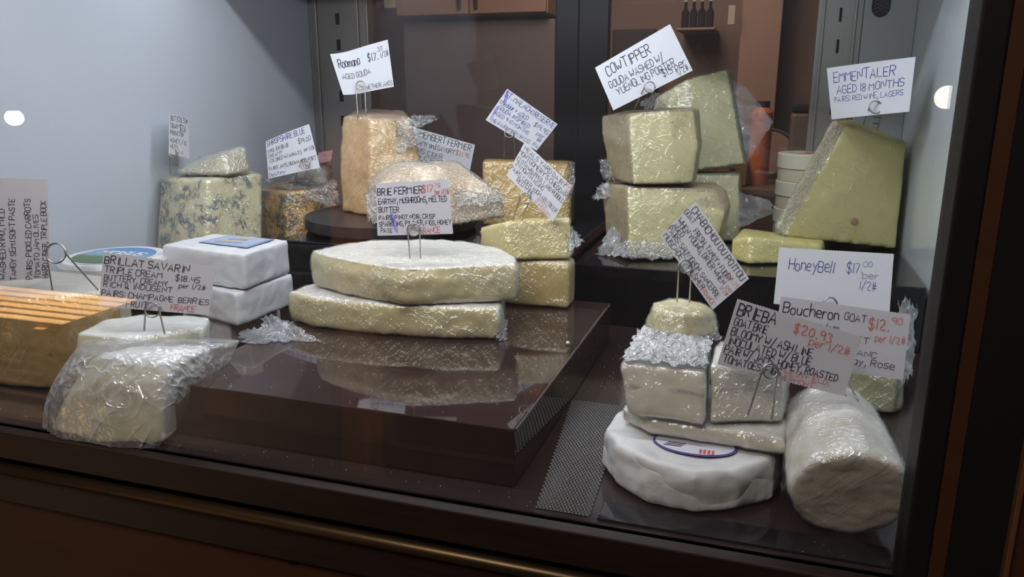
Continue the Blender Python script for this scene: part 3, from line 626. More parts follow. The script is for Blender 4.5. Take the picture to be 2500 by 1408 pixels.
# small yellow slice and the big yellow wedge
b_ = [Q(1785, zg, 1.37), Q(1830, zg, 1.335), Q(2008, zg, 1.345), Q(2015, zg, 1.43), Q(1810, zg, 1.46)]
t_ = [PD(1786, 585, 1.37), PD(1830, 577, 1.335), PD(2006, 598, 1.345), PD(2013, 585, 1.43), PD(1815, 556, 1.46)]
ys = block('yellow_cheese_slice', b_, t_, M_emm, .0036, [(0, -1, 0)], ZR+.0005, M_films, 'flat yellow slice half under the big yellow wedge', wamp=.0018)
zc = max(v.z for v in t_)
b_ = [PD(1890, 556, 1.44), PD(1912, 578, 1.40), Q(2186, ZR+G, 1.42), Q(2195, ZR+G, 1.52), PD(1965, 548, 1.51)]
b_[2] = PD(2186, 608, 1.445); b_[3] = PD(2180, 594, 1.53)
t_ = [PD(2030, 294, 1.47), PD(2066, 306, 1.41), PD(2214, 346, 1.425), PD(2195, 340, 1.52), PD(2085, 290, 1.51)]
em = tag(organic('emmental_wedge', [b_, t_], M_emm, .0045, 2, .0008, 25, [(0, -1, 0)], ZR+.0005, M_films, .002, 35), 'big yellow emmental wedge with a slanted side beside the white wall', 'cheese')
p = PD(2087, 540, 1.405)
bm = bmesh.new(); bmesh.ops.create_uvsphere(bm, u_segments=16, v_segments=8, radius=.0062)
for v in bm.verts: v.co.y *= .1
h = bmlink('eye_hole', bm, plain('cheese_eye', (.30, .17, .12), .5), em, True); 
dv = (p-EYE).normalized(); 
h.location = PD(2087, 540, 1.4165)
sheet('wrap_tail', [PD(2060, 310, 1.41), PD(2034, 292, 1.45), PD(1886, 560, 1.42), PD(1912, 580, 1.385)], M_filmh, em, 14, 40, .003, 70, .1)
# round wooden-style boxes
for k in range(3):
    c = Q(1962, ZR, 1.625); z0 = ZR+.0008+k*.0555; bm = bmesh.new()
    add_cyl(bm, (c.x, c.y), .062, z0, z0+.034, 48)
    rb_ = bmlink('round_cheese_box', bm, plain('box_veneer_%d' % k, (.60, .55, .40), .6, nscale=30), None)
    bm = bmesh.new(); add_cyl(bm, (c.x, c.y), .0645, z0+.026, z0+.053, 56); add_cyl(bm, (c.x, c.y), .0645, z0+.053, z0+.0548, 56, .063); bmlink('lid', bm, plain('box_lid_%d' % k, (.66, .64, .52), .5, nscale=40, namt=.06), rb_)
    tag(rb_, ('bottom round cream cheese box under two others behind the big wedge', 'middle round cream cheese box between two others of the stack', 'top round cream cheese box with red print on its lid')[k], 'cheese box', 'round boxes behind the big wedge')
    if k == 2:
        for nm, mt, (x0, y0, x1, y1) in (('red_print', M_ink['r'], (-.03, -.03, .0, -.022)), ('red_print', M_ink['r'], (-.02, -.016, .015, -.010)), ('black_print', M_ink['k'], (-.012, -.005, .02, .004)), ('black_print', M_ink['k'], (-.045, -.005, -.03, -.003))):
            box(nm, (c.x+x0, c.y+y0, z0+.0549), (c.x+x1, c.y+y1, z0+.0552), mt, rb_)
# ---- left side
# blue cheeses
zl = ZL+G
b_ = [Q(376, zl, 1.47), Q(440, zl, 1.42), Q(506, zl, 1.40), Q(640, zl, 1.49), Q(600, zl, 1.58), Q(480, zl, 1.60)]
t_ = [PD(368, 432, 1.47), PD(432, 436, 1.42), PD(506, 437, 1.40), PD(641, 422, 1.49), PD(600, 412, 1.58), PD(470, 412, 1.60)]
for v in b_+t_: v.x = max(v.x, XL+.008)
sb = tag(organic('blue_cheese_half', [b_, t_], M_stil, .0045, 3, .001, 30, [(0, 0, 0.01), (-1, -1, 0), (.8, -.6, 0), (.6, -.8, 0), (-.4, -.9, 0), (0, -1, 0)], ZL+.0005, M_films, .0022, 45), 'pale cream cheese with blue veins standing against the white wall', 'cheese')
zs = max(v.z for v in t_)
b_ = [Q(428, zs+.002, 1.44), Q(560, zs+.002, 1.42), Q(612, zs+.002, 1.47), Q(480, zs+.002, 1.52)]
t_ = [PD(432, 416, 1.45), PD(545, 378, 1.43), PD(600, 356, 1.48), PD(500, 380, 1.52)]
sp = tag(organic('cream_cheese_piece', [b_, t_], cheese_mat('pale_piece', (.58, .54, .34), (.52, .46, .26), (.6, .56, .38), (.5, .44, .3)), .004, 3, .0015, 40, [(0, -1, 0)], None, M_filmh, .0035, 70), 'small pale piece in crumpled film on top of the pale blue cheese', 'cheese')
b_ = [Q(642, zl, 1.64), Q(700, zl, 1.60), Q(830, zl, 1.66), Q(800, zl, 1.74), Q(680, zl, 1.74)]
t_ = [PD(638, 462, 1.64), PD(700, 470, 1.60), PD(828, 447, 1.66), PD(800, 440, 1.74), PD(680, 440, 1.74)]
sh = tag(organic('orange_blue_cheese', [b_, t_], M_shrop, .0048, 3, .0012, 30, [(0, -1, 0), (-.6, -.8, 0), (.6, -.8, 0)], ZL+.0005, M_film, .003, 50), 'deep orange cheese with dark blue veins beside the turntable', 'cheese')
sheet('wrap_tail', [PD(640, 440, 1.63), PD(815, 432, 1.66), PD(832, 500, 1.63), PD(800, 505, 1.60)], M_filmh, sh, 24, 16, .006, 60, .2)
zq3 = max(v.z for v in t_)
b_ = [Q(700, zq3-.001, 1.66), Q(790, zq3-.001, 1.66), Q(812, zq3-.001, 1.70), Q(720, zq3-.001, 1.72)]
t_ = [PD(720, 425, 1.67), PD(780, 395, 1.66), PD(815, 365, 1.70), PD(770, 380, 1.71)]
pk = tag(organic('paper_parcel', [b_, t_], plain('waxy_paper_pink', (.72, .68, .60), .5, nscale=20, namt=.15, bstr=.3), .004, 2, .003, 60, None, None, M_film, .003, 80), 'small crumpled parcel of waxy paper on the orange blue cheese', 'parcel')
q1 = PD(785, 372, 1.655)
sheet('pink_label', [PD(778, 372, 1.66), PD(812, 366, 1.655), PD(808, 392, 1.655), PD(780, 400, 1.655)], plain('pink_paper', (.72, .40, .42), .5), pk, 10, 8, .003, 80, .1)
# white square packages
def pack(name, corners, z0, z1, label, lab=None):
    fp = [(v.x, v.y) for v in corners]
    o = organic(name, [ring(scale_pts(fp, .985), z0), ring(fp, z0+.004), ring(fp, z1-.004), ring(scale_pts(fp, .99), z1)], M_paper, .0038, 1, .0014, 28, None, z0-.0003)
    tag(o, label, 'package', 'white square packages'); return o
c4 = [Q(583, .047, 1.185), Q(720, .047, 1.31), Q(545, .047, 1.375), Q(440, .047, 1.27)]
c4b = [Q(600, .10, 1.185), Q(711, .10, 1.30), Q(530, .10, 1.36), Q(402, .10, 1.262)]
c4c = [Q(565, .0, 1.23), Q(690, .0, 1.34), Q(545, .0, 1.40), Q(450, .0, 1.30)]
pack('white_package', c4c, .001, .044, 'bottom white paper package almost hidden under two others')
pack('white_package', c4, .046, .0995, 'middle white paper package under the one with a blue label')
w3 = pack('white_package', c4b, .1015, .1565, 'top white paper package with a square blue label')
ctr = sum((v for v in c4b), Vector())/4
lp = [ctr+(v-ctr)*.60+Vector((.012, .012, 0)) for v in c4b]
for v in lp: v.z = .1577
prism('blue_label', lp, (0, 0, .0005), plain('blue_label_paper', (.20, .27, .45), .5, nscale=30), w3)
lp2 = [ctr+(v-ctr)*.54+Vector((.012, .012, 0)) for v in c4b]
for v in lp2: v.z = .1583
prism('label_face', lp2, (0, 0, .0003), plain('pale_blue_label_paper', (.36, .42, .56), .5, nscale=60, namt=.1), w3)
for k in range(4):
    q = ctr+Vector((.012, .012, 0)); q.z = .1586
    box('label_print', (q.x-.03+.004*k, q.y-.02+.012*k, .1586), (q.x+.02-.003*k, q.y-.014+.012*k, .1589), plain('label_print_%d' % k, (.55, .45, .2) if k % 2 else (.2, .22, .4), .5), w3)
# round cheese with oval landscape label
NC = P(280, 622, .142)
bm = bmesh.new(); add_cyl(bm, (NC.x, NC.y), .078, .0805, .086, 56, .081); add_cyl(bm, (NC.x, NC.y), .081, .086, .134, 56); add_cyl(bm, (NC.x, NC.y), .081, .134, .1405, 56, .076)
bmesh.ops.remove_doubles(bm, verts=bm.verts, dist=.0001)
nb = bmlink('round_cheese', bm, M_wax); tag(nb, 'round white cheese with a blue and green landscape label', 'cheese')
def disc_(name, c, r, z, mat, par, n=48, t=.0004):
    bm = bmesh.new(); add_cyl(bm, (c[0], c[1]), r, z, z+t, n); return bmlink(name, bm, mat, par)
m, nt, out = newmat('landscape_label'); cc = coords(nt)
spx = N(nt, 'ShaderNodeSeparateXYZ'); L(nt, cc, spx.inputs[0])
hh = math_(nt, 'ADD', spx.outputs[1], math_(nt, 'MULTIPLY', noise_(nt, cc, 30, 3), .03))
rr = N(nt, 'ShaderNodeMapRange'); L(nt, hh, rr.inputs[0]); rr.inputs[1].default_value = NC.y-.03; rr.inputs[2].default_value = NC.y+.07
cr = N(nt, 'ShaderNodeValToRGB'); L(nt, rr.outputs[0], cr.inputs[0])
for i, (ps, col) in enumerate(((0, (.08, .15, .08, 1)), (.32, (.12, .20, .09, 1)), (.40, (.22, .36, .5, 1)), (.8, (.10, .24, .48, 1)))):
    e = cr.color_ramp.elements[i] if i < 2 else cr.color_ramp.elements.new(ps)
    e.position = ps; e.color = col
principled(nt, out, cr.outputs[0], .4)
disc_('label_rim', (NC.x, NC.y), .066, .1408, plain('label_cream', (.62, .62, .60), .5), nb)
disc_('label_picture', (NC.x, NC.y), .061, .1413, m, nb)
# big washed rind wheel at the left
fp = [(-1.075, .735), (-1.0, .738), (-.92, .744), (-.875, .762), (-.85, .79), (-.845, .83), (-.86, .862), (-.92, .878), (-1.0, .88), (-1.075, .878)]
wr = organic('washed_rind_wheel', [ring(scale_pts(fp, .985), .001), ring(fp, .012), ring(fp, .122), ring(scale_pts(fp, .96), .133)], M_wheel, .0045, 3, .0012, 30, [(-.1, -1, 0), (.3, -1, 0), (.6, -.7, 0)], .0006, M_films, .0022, 40)
tag(wr, 'big tan washed rind cheese with small holes beside the white wall', 'cheese')
# triple cream pieces in a bag
b_ = [Q(182, .003, .975), Q(330, .003, .97), Q(500, .003, 1.0), Q(520, .003, 1.05), Q(330, .003, 1.09), Q(250, .003, 1.05)]
t_ = [PD(182, 812, .975), PD(300, 826, .96), PD(500, 800, 1.0), PD(512, 772, 1.06), PD(340, 766, 1.09), PD(250, 780, 1.05)]
bc = block('triple_cream_piece', b_, t_, M_tcream, .0042, [(0, -1, 0), (-.7, -.7, 0)], .001, M_films, 'rear white triple cream piece lying behind the bagged front piece', amp=.0014, wamp=.002)
b_ = [Q(120, .003, .93), Q(240, .003, .90), Q(400, .003, .895), Q(428, .003, .920), Q(440, .003, .945), Q(220, .003, .948)]
m_ = [PD(160, 960, .93), PD(240, 930, .895), PD(385, 940, .89), PD(430, 935, .920), PD(450, 890, .945), PD(215, 900, .948)]
t_ = [PD(225, 872, .935), PD(285, 880, .905), PD(385, 895, .90), PD(478, 868, .925), PD(520, 835, .948), PD(320, 840, .948)]
for q, v in zip(t_, t_): q.x = v.x
fc = tag(organic('triple_cream_piece', [b_, m_, t_], M_tcream, .004, 2, .002, 35, [(0, -1, 0), (-.7, -.7, 0), (.5, -.8, 0)], .001, None), 'front white triple cream piece with a soft cut face inside a clear bag', 'cheese')
# the bag round the front piece: draped film over it
def bag(name, parent, outline_bot, outline_top, z):
    bm = bmesh.new(); n = 84; rows = 16; g = []
    def samp(poly, t):
        k = len(poly); f = t*k; i = int(f) % k; w = f-int(f); return poly[i]*(1-w)+poly[(i+1) % k]*w
    cb_ = sum(outline_top, Vector())/len(outline_top)
    for j in range(rows+1):
        v = j/rows; row = []
        for i in range(n):
            t = i/n; a = samp(outline_bot, t); b = samp(outline_top, t)
            p = a*(1-v)+b*v
            fold = (1-v*.55)*.0042*(abs(noise.noise(Vector((t*34, 2, 5))))*1.6-.4+.5*noise.noise(Vector((t*70, v*2, 1))))
            dirn = (p-cb_); dirn.z = 0; dirn.normalize()
            p = p+dirn*(fold+.012*math.sin(math.pi*v)); p.z = max(p.z, z)
            row.append(bm.verts.new(p))
        g.append(row)
    for j in range(rows):
        for i in range(n): bm.faces.new((g[j][i], g[j][(i+1) % n], g[j+1][(i+1) % n], g[j+1][i]))
    top = bm.verts.new(cb_+Vector((0, 0, .004)))
    for i in range(n): bm.faces.new((g[rows][i], g[rows][(i+1) % n], top))
    return bmlink(name, bm, M_bag, parent, True)
ob = [Q(100, .001, .945), Q(150, .001, .915), Q(270, .001, .893), Q(380, .001, .888), Q(434, .001, .935), Q(436, .001, .96), Q(300, .001, 1.06), Q(130, .001, 1.04)]
ot = [PD(195, 845, .935), PD(208, 856, .915), PD(285, 866, .890), PD(392, 880, .882), PD(488, 858, .912), PD(590, 830, .99), PD(380, 815, 1.02), PD(230, 800, 1.03)]
bag('clear_bag', fc, ob, ot, .0008)
# ---- right front stack
RC = (-.054, .787); nn = 13
def pol(r, z, j=0, tw=0): return [Vector((RC[0]+r*(1+.03*math.sin(i*2.7+j))*math.cos(2*math.pi*i/nn+tw), RC[1]+r*(1+.03*math.cos(i*1.9+j))*math.sin(2*math.pi*i/nn+tw), z)) for i in range(nn)]
rp = organic('round_paper_cheese', [pol(.090, .0012, .8), pol(.093, .005, .8), pol(.0925, .040), pol(.089, .0475)], M_wax, .003, 1, .0014, 32, None, .0008)
tag(rp, 'round cheese folded in white waxed paper on the case floor', 'cheese')
def ell(c, rx, ry, z, rot=0, n=40): return [Vector((c.x+rx*math.cos(a)*math.cos(rot)-ry*math.sin(a)*math.sin(rot), c.y+rx*math.cos(a)*math.sin(rot)+ry*math.sin(a)*math.cos(rot), z)) for a in [2*math.pi*i/n for i in range(n)]]
lc = Vector((-.048, .748, 0))
prism('label_border', ell(lc, .042, .026, .0492), (0, 0, .0005), plain('violet_print', (.10, .07, .28), .5), rp)
prism('label_face', ell(lc, .0395, .0235, .0498), (0, 0, .0004), plain('label_white', (.66, .66, .76), .5), rp)
for k in range(4): box('red_print', (lc.x+.006+k*.004, lc.y-.021, .0503), (lc.x+.0085+k*.004, lc.y-.012, .0505), M_ink['r'], rp)
for k in range(3): box('grey_print', (lc.x-.030+k*.002, lc.y-.012+k*.0035, .0503), (lc.x-.012+k*.002, lc.y-.0105+k*.0035, .0505), M_ink['k'], rp)
# slab with ash line
zs0 = .0525
b_ = [Q(1520, zs0, .838), Q(1585, zs0, .805), Q(1920, zs0, .758), Q(1928, zs0, .80), Q(1850, zs0, .88), Q(1580, zs0, .93)]
t_ = [PD(1518, 1006, .832), PD(1590, 1014, .80), PD(1916, 1036, .755), PD(1926, 1000, .80), PD(1850, 962, .88), PD(1580, 950, .93)]
zs1 = sum(v.z for v in t_)/6
for v in t_: v.z = zs1
sl = block('goat_brie_slab', b_, t_, M_ash, .0034, [(0, -1, 0), (.2, -1, 0), (-.3, -1, 0)], zs0-.0005, M_films, 'long pale goat brie slab lying on the round paper cheese', wamp=.0018)
zk = zs1+.004
b_ = [Q(1532, zk, .800), Q(1722, zk, .775), Q(1735, zk, .915), Q(1580, zk, .935)]
t_ = [PD(1512, 893, .800), PD(1724, 903, .772), Q(1735, .12, .915), Q(1572, .12, .935)]
zt3 = (t_[0].z+t_[1].z)/2
t_ = [Q(1512, zt3, .800), Q(1724, zt3, .772), Q(1735, zt3, .915), Q(1572, zt3, .935)]
lb = block('goat_brie_block', b_, t_, M_ash2, .0034, [(0, -1, 0)], zk-.0008, M_films, 'left pale goat brie block carrying the small round goat cheese', wamp=.0018)
sheet('crumpled_wrap', [Q(1560, zt3+.012, .87), Q(1742, zt3+.010, .86), t_[1]+Vector((-.002, .002, .004)), t_[0]+Vector((.001, .001, .003))], film_mat('white_crinkle', 1.6, 120, .8, 2.2, rough=.16, hazec=(.95, .96, .98)), lb, 60, 44, .007, 90, .08, .006)
b_ = [Q(1734, zk, .782), Q(1910, zk, .785), Q(1925, zk, .84), Q(1750, zk, .86)]
t_ = [PD(1734, 880, .780), PD(1915, 900, .785), PD(1928, 875, .84), PD(1750, 845, .86)]
zt4 = (t_[0].z+t_[1].z)/2
for v in t_: v.z = zt4
rbk = block('goat_brie_block', b_, t_, M_ash2, .0034, [(0, -1, 0)], zk-.0008, M_film, 'right pale goat brie block behind the wire card holder', wamp=.002)
# small round goat cheese
CC = Q(1662, zt3, .885); zch = zt3+.0095
def circ(c, r, z, n=26, wob=.04): return [Vector((c.x+r*(1+wob*math.sin(i*2.3))*math.cos(2*math.pi*i/n), c.y+r*(1+wob*math.cos(i*3.1))*math.sin(2*math.pi*i/n), z)) for i in range(n)]
zct = PD(1655, 742, .885).z
ch = organic('small_goat_cheese', [circ(CC, .041, zch), circ(CC, .0385, zch+.006), circ(CC, .0345, zct-.006), circ(CC, .0325, zct)], M_chab, .003, 2, .0022, 60, [(0, 0, 1)], None, M_film, .003, 90)
tag(ch, 'small round goat cheese standing on the left goat brie block', 'cheese')
sheet('wrap_tail', [PD(1732, 770, .87), PD(1750, 800, .86), PD(1762, 830, .85), PD(1715, 838, .85)], M_filmh, ch, 14, 14, .004, 100, .2)
# goat log
def logrings(cf, cb_, r0, r1, n=30):
    ax = (cb_-cf).normalized(); sx = ax.cross(Vector((0, 0, 1))).normalized(); sz = sx.cross(ax)
    rr = []
    for k, (t, s) in enumerate(((0, .93), (.05, 1.0), (.3, 1.0), (.6, 1.0), (.92, .98), (1, .90))):
        c = cf.lerp(cb_, t); r = (r0+(r1-r0)*t)*s
        tilt = .3*(1-t)
        rr.append([c+r*(1+.03*math.sin(i*1.7+k))*(math.cos(a)*sx+math.sin(a)*(sz-ax*tilt)) for i, a in enumerate([2*math.pi*i/n for i in range(n)])])
    return rr
cf = Vector((.094, .688, .047)); cbk = Vector((.082, .835, .055))
lg = organic('goat_log', logrings(cf, cbk, .0515, .049), M_log, .0036, 2, .0013, 60, [(cf-cbk).normalized()+Vector((0, 0, -.35))], .0008, M_film, .0026, 80)
tag(lg, 'thick white goat log with a tan cut end near the black post', 'cheese')
sheet('wrap_tail', [PD(2195, 1110, .73), PD(2222, 1130, .73), PD(2228, 1240, .70), PD(2200, 1230, .70)], M_filmh, lg, 14, 26, .004, 80, .25, zmin=.001)
# green rinded log piece behind
b_ = [Q(1985, .002, 1.02), Q(2185, .002, .975), Q(2202, .002, 1.0), Q(2200, .002, 1.07), Q(2000, .002, 1.11)]
t_ = [PD(1985, 850, 1.0), PD(2188, 850, .965), PD(2205, 845, 1.0), PD(2200, 820, 1.07), PD(2000, 820, 1.10)]
gl_ = block('green_rind_cheese', b_, t_, M_green, .004, [(0, -1, 0)], .0008, M_film, 'grey green cheese piece with a ridged rind behind the goat log', amp=.0022, wamp=.0025)
sheet('wrap_tail', [PD(2195, 735, 1.03), PD(2235, 750, 1.03), PD(2232, 900, 1.0), PD(2192, 960, .98)], M_bag, gl_, 14, 30, .006, 60, .2)
# crumbs and dust on the glossy surfaces
rnd = random.Random(3)
def dust(n, x0, x1, y0, y1, z, label, extra=None):
    bm = bmesh.new()
    for k in range(n): bmesh.ops.create_icosphere(bm, subdivisions=1, radius=rnd.uniform(.00025, .0006), matrix=Matrix.Translation((rnd.uniform(x0, x1), rnd.uniform(y0, y1), z+.0007)))
    if extra: bmesh.ops.create_icosphere(bm, subdivisions=2, radius=.0028, matrix=Matrix.Translation(extra+Vector((0, 0, .003))))
    tag(bmlink('dust', bm, M_crumb), label, 'crumbs', None, 'stuff')
dust(70, -.64, -.23, .70, .915, ZP, 'scattered crumbs and dust specks on the brown platform', P(1386, 842, ZP))
dust(60, -.95, .1, .658, .688, 0, 'dust specks on the dark floor strip behind the front glass')
dust(50, -.215, -.13, .95, 1.2, 0, 'dust specks on the dark floor between platform and goat cheeses')
# ------------------------------------------------------------------ hand lettering
GL = {'A': '023862 1454', 'B': '0208 084857564505 4554534202', 'C': '57481807031242 53', 'D': '0208 083856543202', 'E': '580802 0252 0545', 'F': '580802 0545',
 'G': '57481807031242535535', 'H': '0802 5852 0555', 'I': '2822', 'J': '4843321203', 'K': '0802 5805 0552', 'L': '080252', 'M': '0208356862', 'N': '02085258',
 'O': '28070322425357482 8', 'P': '0208 084857564505', 'Q': '280703224253574828 3351', 'R': '0208 084857564505 2552', 'S': '5748180706154554534212 03', 'T': '0868 3832',
 'U': '080312425358', 'V': '083268', 'W': '0812365278', 'X': '0852 5802', 'Y': '0835 6835 3532', 'Z': '08580252',
 '0': '2807032243472 8', '1': '1812', '2': '07183847460252', '3': '084825444332120 3', '4': '080545 4842', '5': '480805354443321202', '6': '48160312324344351504',
 '7': '084812', '8': '2506071838474625040312324344 25', '9': '463515060718384746 4642', '$': '47381807061535444332120 3 2921', '#': '1912 3932 0656 0454', '/': '0149',
 '.': '1213', ',': '131100', ':': '1314 1617', '&': '5205071828274502032252', "'": '1917', '+': '2723 0545', '-': '0535', '_': '0080',
 'a': '461605031232 44 4642', 'b': '0902 0416364543321203', 'c': '461605031242', 'd': '461605031232 44 4942', 'e': '04444536160503124 2', 'f': '48382712 0646', 'g': '46160504133344 46413010',
 'h': '0902 0416364542', 'i': '1612 1818', 'k': '0902 4604 0442', 'l': '1802', 'm': '0602 05162635 32 3546566562', 'n': '0602 0516364542', 'o': '16050312324345361 6', 'p': '0600 0516364543321203',
 'r': '0602 041636', 's': '461605143443320 2', 't': '181242 0646', 'u': '060312324446 4642', 'v': '062246', 'w': '0612253246', 'y': '0624 4610', 'x': '0642 4602'}
def strokes(ch):
    s = GL.get(ch)
    if s is None: return [], .4
    res = []
    for tok in s.split(' '):
        res.append(tok)
    out_ = []; k = 0
    # tokens of odd length continue with the next token
    while k < len(res):
        t = res[k]
        while len(t) % 2 and k+1 < len(res): k += 1; t += res[k]
        if len(t) == 2 and out_: out_[-1].append((int(t[0]), int(t[1])))
        else: out_.append([(int(t[i]), int(t[i+1])) for i in range(0, len(t)-1, 2)])
        k += 1
    w = max([p[0] for st_ in out_ for p in st_])/6
    return [[(x/6, (y-2)/6) for x, y in st_] for st_ in out_], max(w, .25)
def smooth_poly(p):
    if len(p) < 4: return p
    q = [p[0]]
    for a, b in zip(p, p[1:]):
        q += [(a[0]*.75+b[0]*.25, a[1]*.75+b[1]*.25), (a[0]*.25+b[0]*.75, a[1]*.25+b[1]*.75)]
    return q+[p[-1]]
def lettering(lines, surf, asp, rnd, weight=.085):
    """lines: (text, x0, x1, y, h, colour[, slope]); card fractions, y downwards; surf(u,v)->point; asp = width/height"""
    bms = {}
    for ln in lines:
        txt, x0, x1, y, h, colr = ln[:6]; slope = ln[6] if len(ln) > 6 else 0
        bm = bms.setdefault(colr, bmesh.new())
        adv = []; tot = 0
        for chx in txt:
            st_, w = strokes(chx); a = (.45 if chx == ' ' else w+.24); adv.append(tot); tot += a
        sx = (x1-x0)/max(tot-.2, .1)      # horizontal size of one em in card widths
        for chx, ax_ in zip(txt, adv):
            st_, w = strokes(chx); jy = rnd.uniform(-.06, .06)*h; jr = rnd.uniform(-.12, .12); js = rnd.uniform(.92, 1.08)
            for s in st_:
                pl_ = smooth_poly([(px*js, py*js+jr*px*.5) for px, py in s])
                pts = [(x0+sx*(ax_+px+py*.06), y-h*py+jy+slope*(sx*(ax_+px))) for px, py in pl_]
                wd = weight*h
                vs = []
                for i, (u, v) in enumerate(pts):
                    a = pts[max(i-1, 0)]; b = pts[min(i+1, len(pts)-1)]
                    dx, dy = (b[0]-a[0])*asp, b[1]-a[1]; l = math.hypot(dx, dy) or 1
                    nx, ny = -dy/l*wd/2/asp, dx/l*wd/2
                    e = .25 if i == 0 else (-.25 if i == len(pts)-1 else 0)
                    u -= dx/l*wd*e/asp; v -= dy/l*wd*e
                    vs.append((bm.verts.new(surf(u+nx, v+ny)), bm.verts.new(surf(u-nx, v-ny))))
                for p, q in zip(vs, vs[1:]): bm.faces.new((p[0], p[1], q[1], q[0]))
    return bms
def card(label, c4, d, lines, mat=M_card, curl=0.0, seed=1, weight=.085, teeth=True, smudges=(), group=None, curl2=0):
    ds = d if isinstance(d, (list, tuple)) else [d]*4
    A, B, C, D = [PD(x, y, k) for (x, y), k in zip(c4, ds)]     # TL TR BR BL in reading direction
    nrm = (B-A).cross(D-A).normalized()
    if nrm.dot(EYE-A) < 0: nrm = -nrm
    wid = (B-A).length; hei = (D-A).length
    def base(u, v):
        p = (A*(1-u)+B*u)*(1-v)+(D*(1-u)+C*u)*v
        return p+nrm*(curl*(1-4*(u-.5)**2)+curl2*(4*max(0, .35-u)**2)*3)
    NU, NV = 84, 54; bm = bmesh.new(); fr = []; bk = []
    for j in range(NV+1):
        r1 = []; r2 = []
        for i in range(NU+1):
            u, v = i/NU, j/NV
            if teeth:
                k = .0007
                if j in (0, NV) and i % 2: v += (k/hei)*(1 if j == 0 else -1)
                if i in (0, NU) and j % 2: u += (k/wid)*(1 if i == 0 else -1)
            p = base(u, v); r1.append(bm.verts.new(p)); r2.append(bm.verts.new(p-nrm*.0004))
        fr.append(r1); bk.append(r2)
    for j in range(NV):
        for i in range(NU):
            bm.faces.new((fr[j][i], fr[j][i+1], fr[j+1][i+1], fr[j+1][i])); bm.faces.new((bk[j][i], bk[j+1][i], bk[j+1][i+1], bk[j][i+1]))
    rim = [(0, i) for i in range(NU)]+[(j, NU) for j in range(NV)]+[(NV, i) for i in range(NU, 0, -1)]+[(j, 0) for j in range(NV, 0, -1)]
    for (a, b), (c, e) in zip(rim, rim[1:]+rim[:1]): bm.faces.new((fr[a][b], fr[c][e], bk[c][e], bk[a][b]))
    o = bmlink('price_card', bm, mat, None, False); tag(o, label, 'price card', 'handwritten price cards')
    surf = lambda u, v: base(u, v)+nrm*.0005
    for k, bm in lettering(lines, surf, wid/hei, random.Random(seed), weight).items():
        bmlink({'k': 'black_lettering', 'b': 'blue_lettering', 'r': 'red_lettering'}[k], bm, M_ink[k], o)['kind'] = 'stuff'
    for (u0, v0, u1, v1, w) in smudges:
        bm = bmesh.new(); n = 14; vs = []
        for i in range(n+1):
            t = i/n; u = u0+(u1-u0)*t; v = v0+(v1-v0)*t; ww = w*(.5+.5*math.sin(math.pi*t)+.35*noise.noise(Vector((t*6, u0*9, 1))))
            vs.append((bm.verts.new(base(u-ww, v+.01*math.sin(9*t))+nrm*.0003), bm.verts.new(base(u+ww, v)+nrm*.0003)))
        for p, q in zip(vs, vs[1:]): bm.faces.new((p[0], p[1], q[1], q[0]))
        bmlink('ink_smudge', bm, M_ink['s'], o)
    return o
def pick(label, f1, f2, c, r, df, dl, turns=1.5, rad=.00105, tilt=0):
    """wire card holder: two legs and a coil; pixels with depth"""
    p1 = PD(*f1, df); p2 = PD(*f2, df); pts = [p1]
    cc_ = PD(*c, dl); rr_ = r/FPX*dl; n = int(36*turns)
    ca, sa = math.cos(tilt), math.sin(tilt)
    sx = 1 if f1[0] <= f2[0] else -1
    for i in range(n+1):
        a = math.pi-2*math.pi*turns*i/n
        x, y = rr_*math.cos(a)*sx, rr_*math.sin(a)
        pts.append(cc_+cR*(x*ca-y*sa)+cU*(x*sa+y*ca)-cF*(.0012-.0042*abs(math.sin(a*.5+math.pi/2))*0)+cF*(.0028*(i/n-.5)*-1))
    pts.append(p2)
    full = []
    for a, b in zip(pts, pts[1:]):
        k = 6 if (b-a).length > .01 else 1
        full += [a.lerp(b, i/k) for i in range(k)]
    full.append(pts[-1])
    bm = bmesh.new(); add_tube(bm, full, rad, 8)
    o = bmlink('wire_card_holder', bm, M_wire, None, True); tag(o, label, 'card holder', 'wire card holders'); return o
# ---- lettering on the round landscape label
def lsurf(u, v): return Vector((NC.x-.045+.09*u, NC.y+.032-.03*v, .1420))
for k_, bm_ in lettering([('NIMBUS', .04, .96, .9, .75, 'k', -.15)], lsurf, 3.0, random.Random(31), .15).items():
    bmlink('white_lettering', bm_, plain('white_print', (.72, .74, .76), .5), nb)['kind'] = 'stuff'
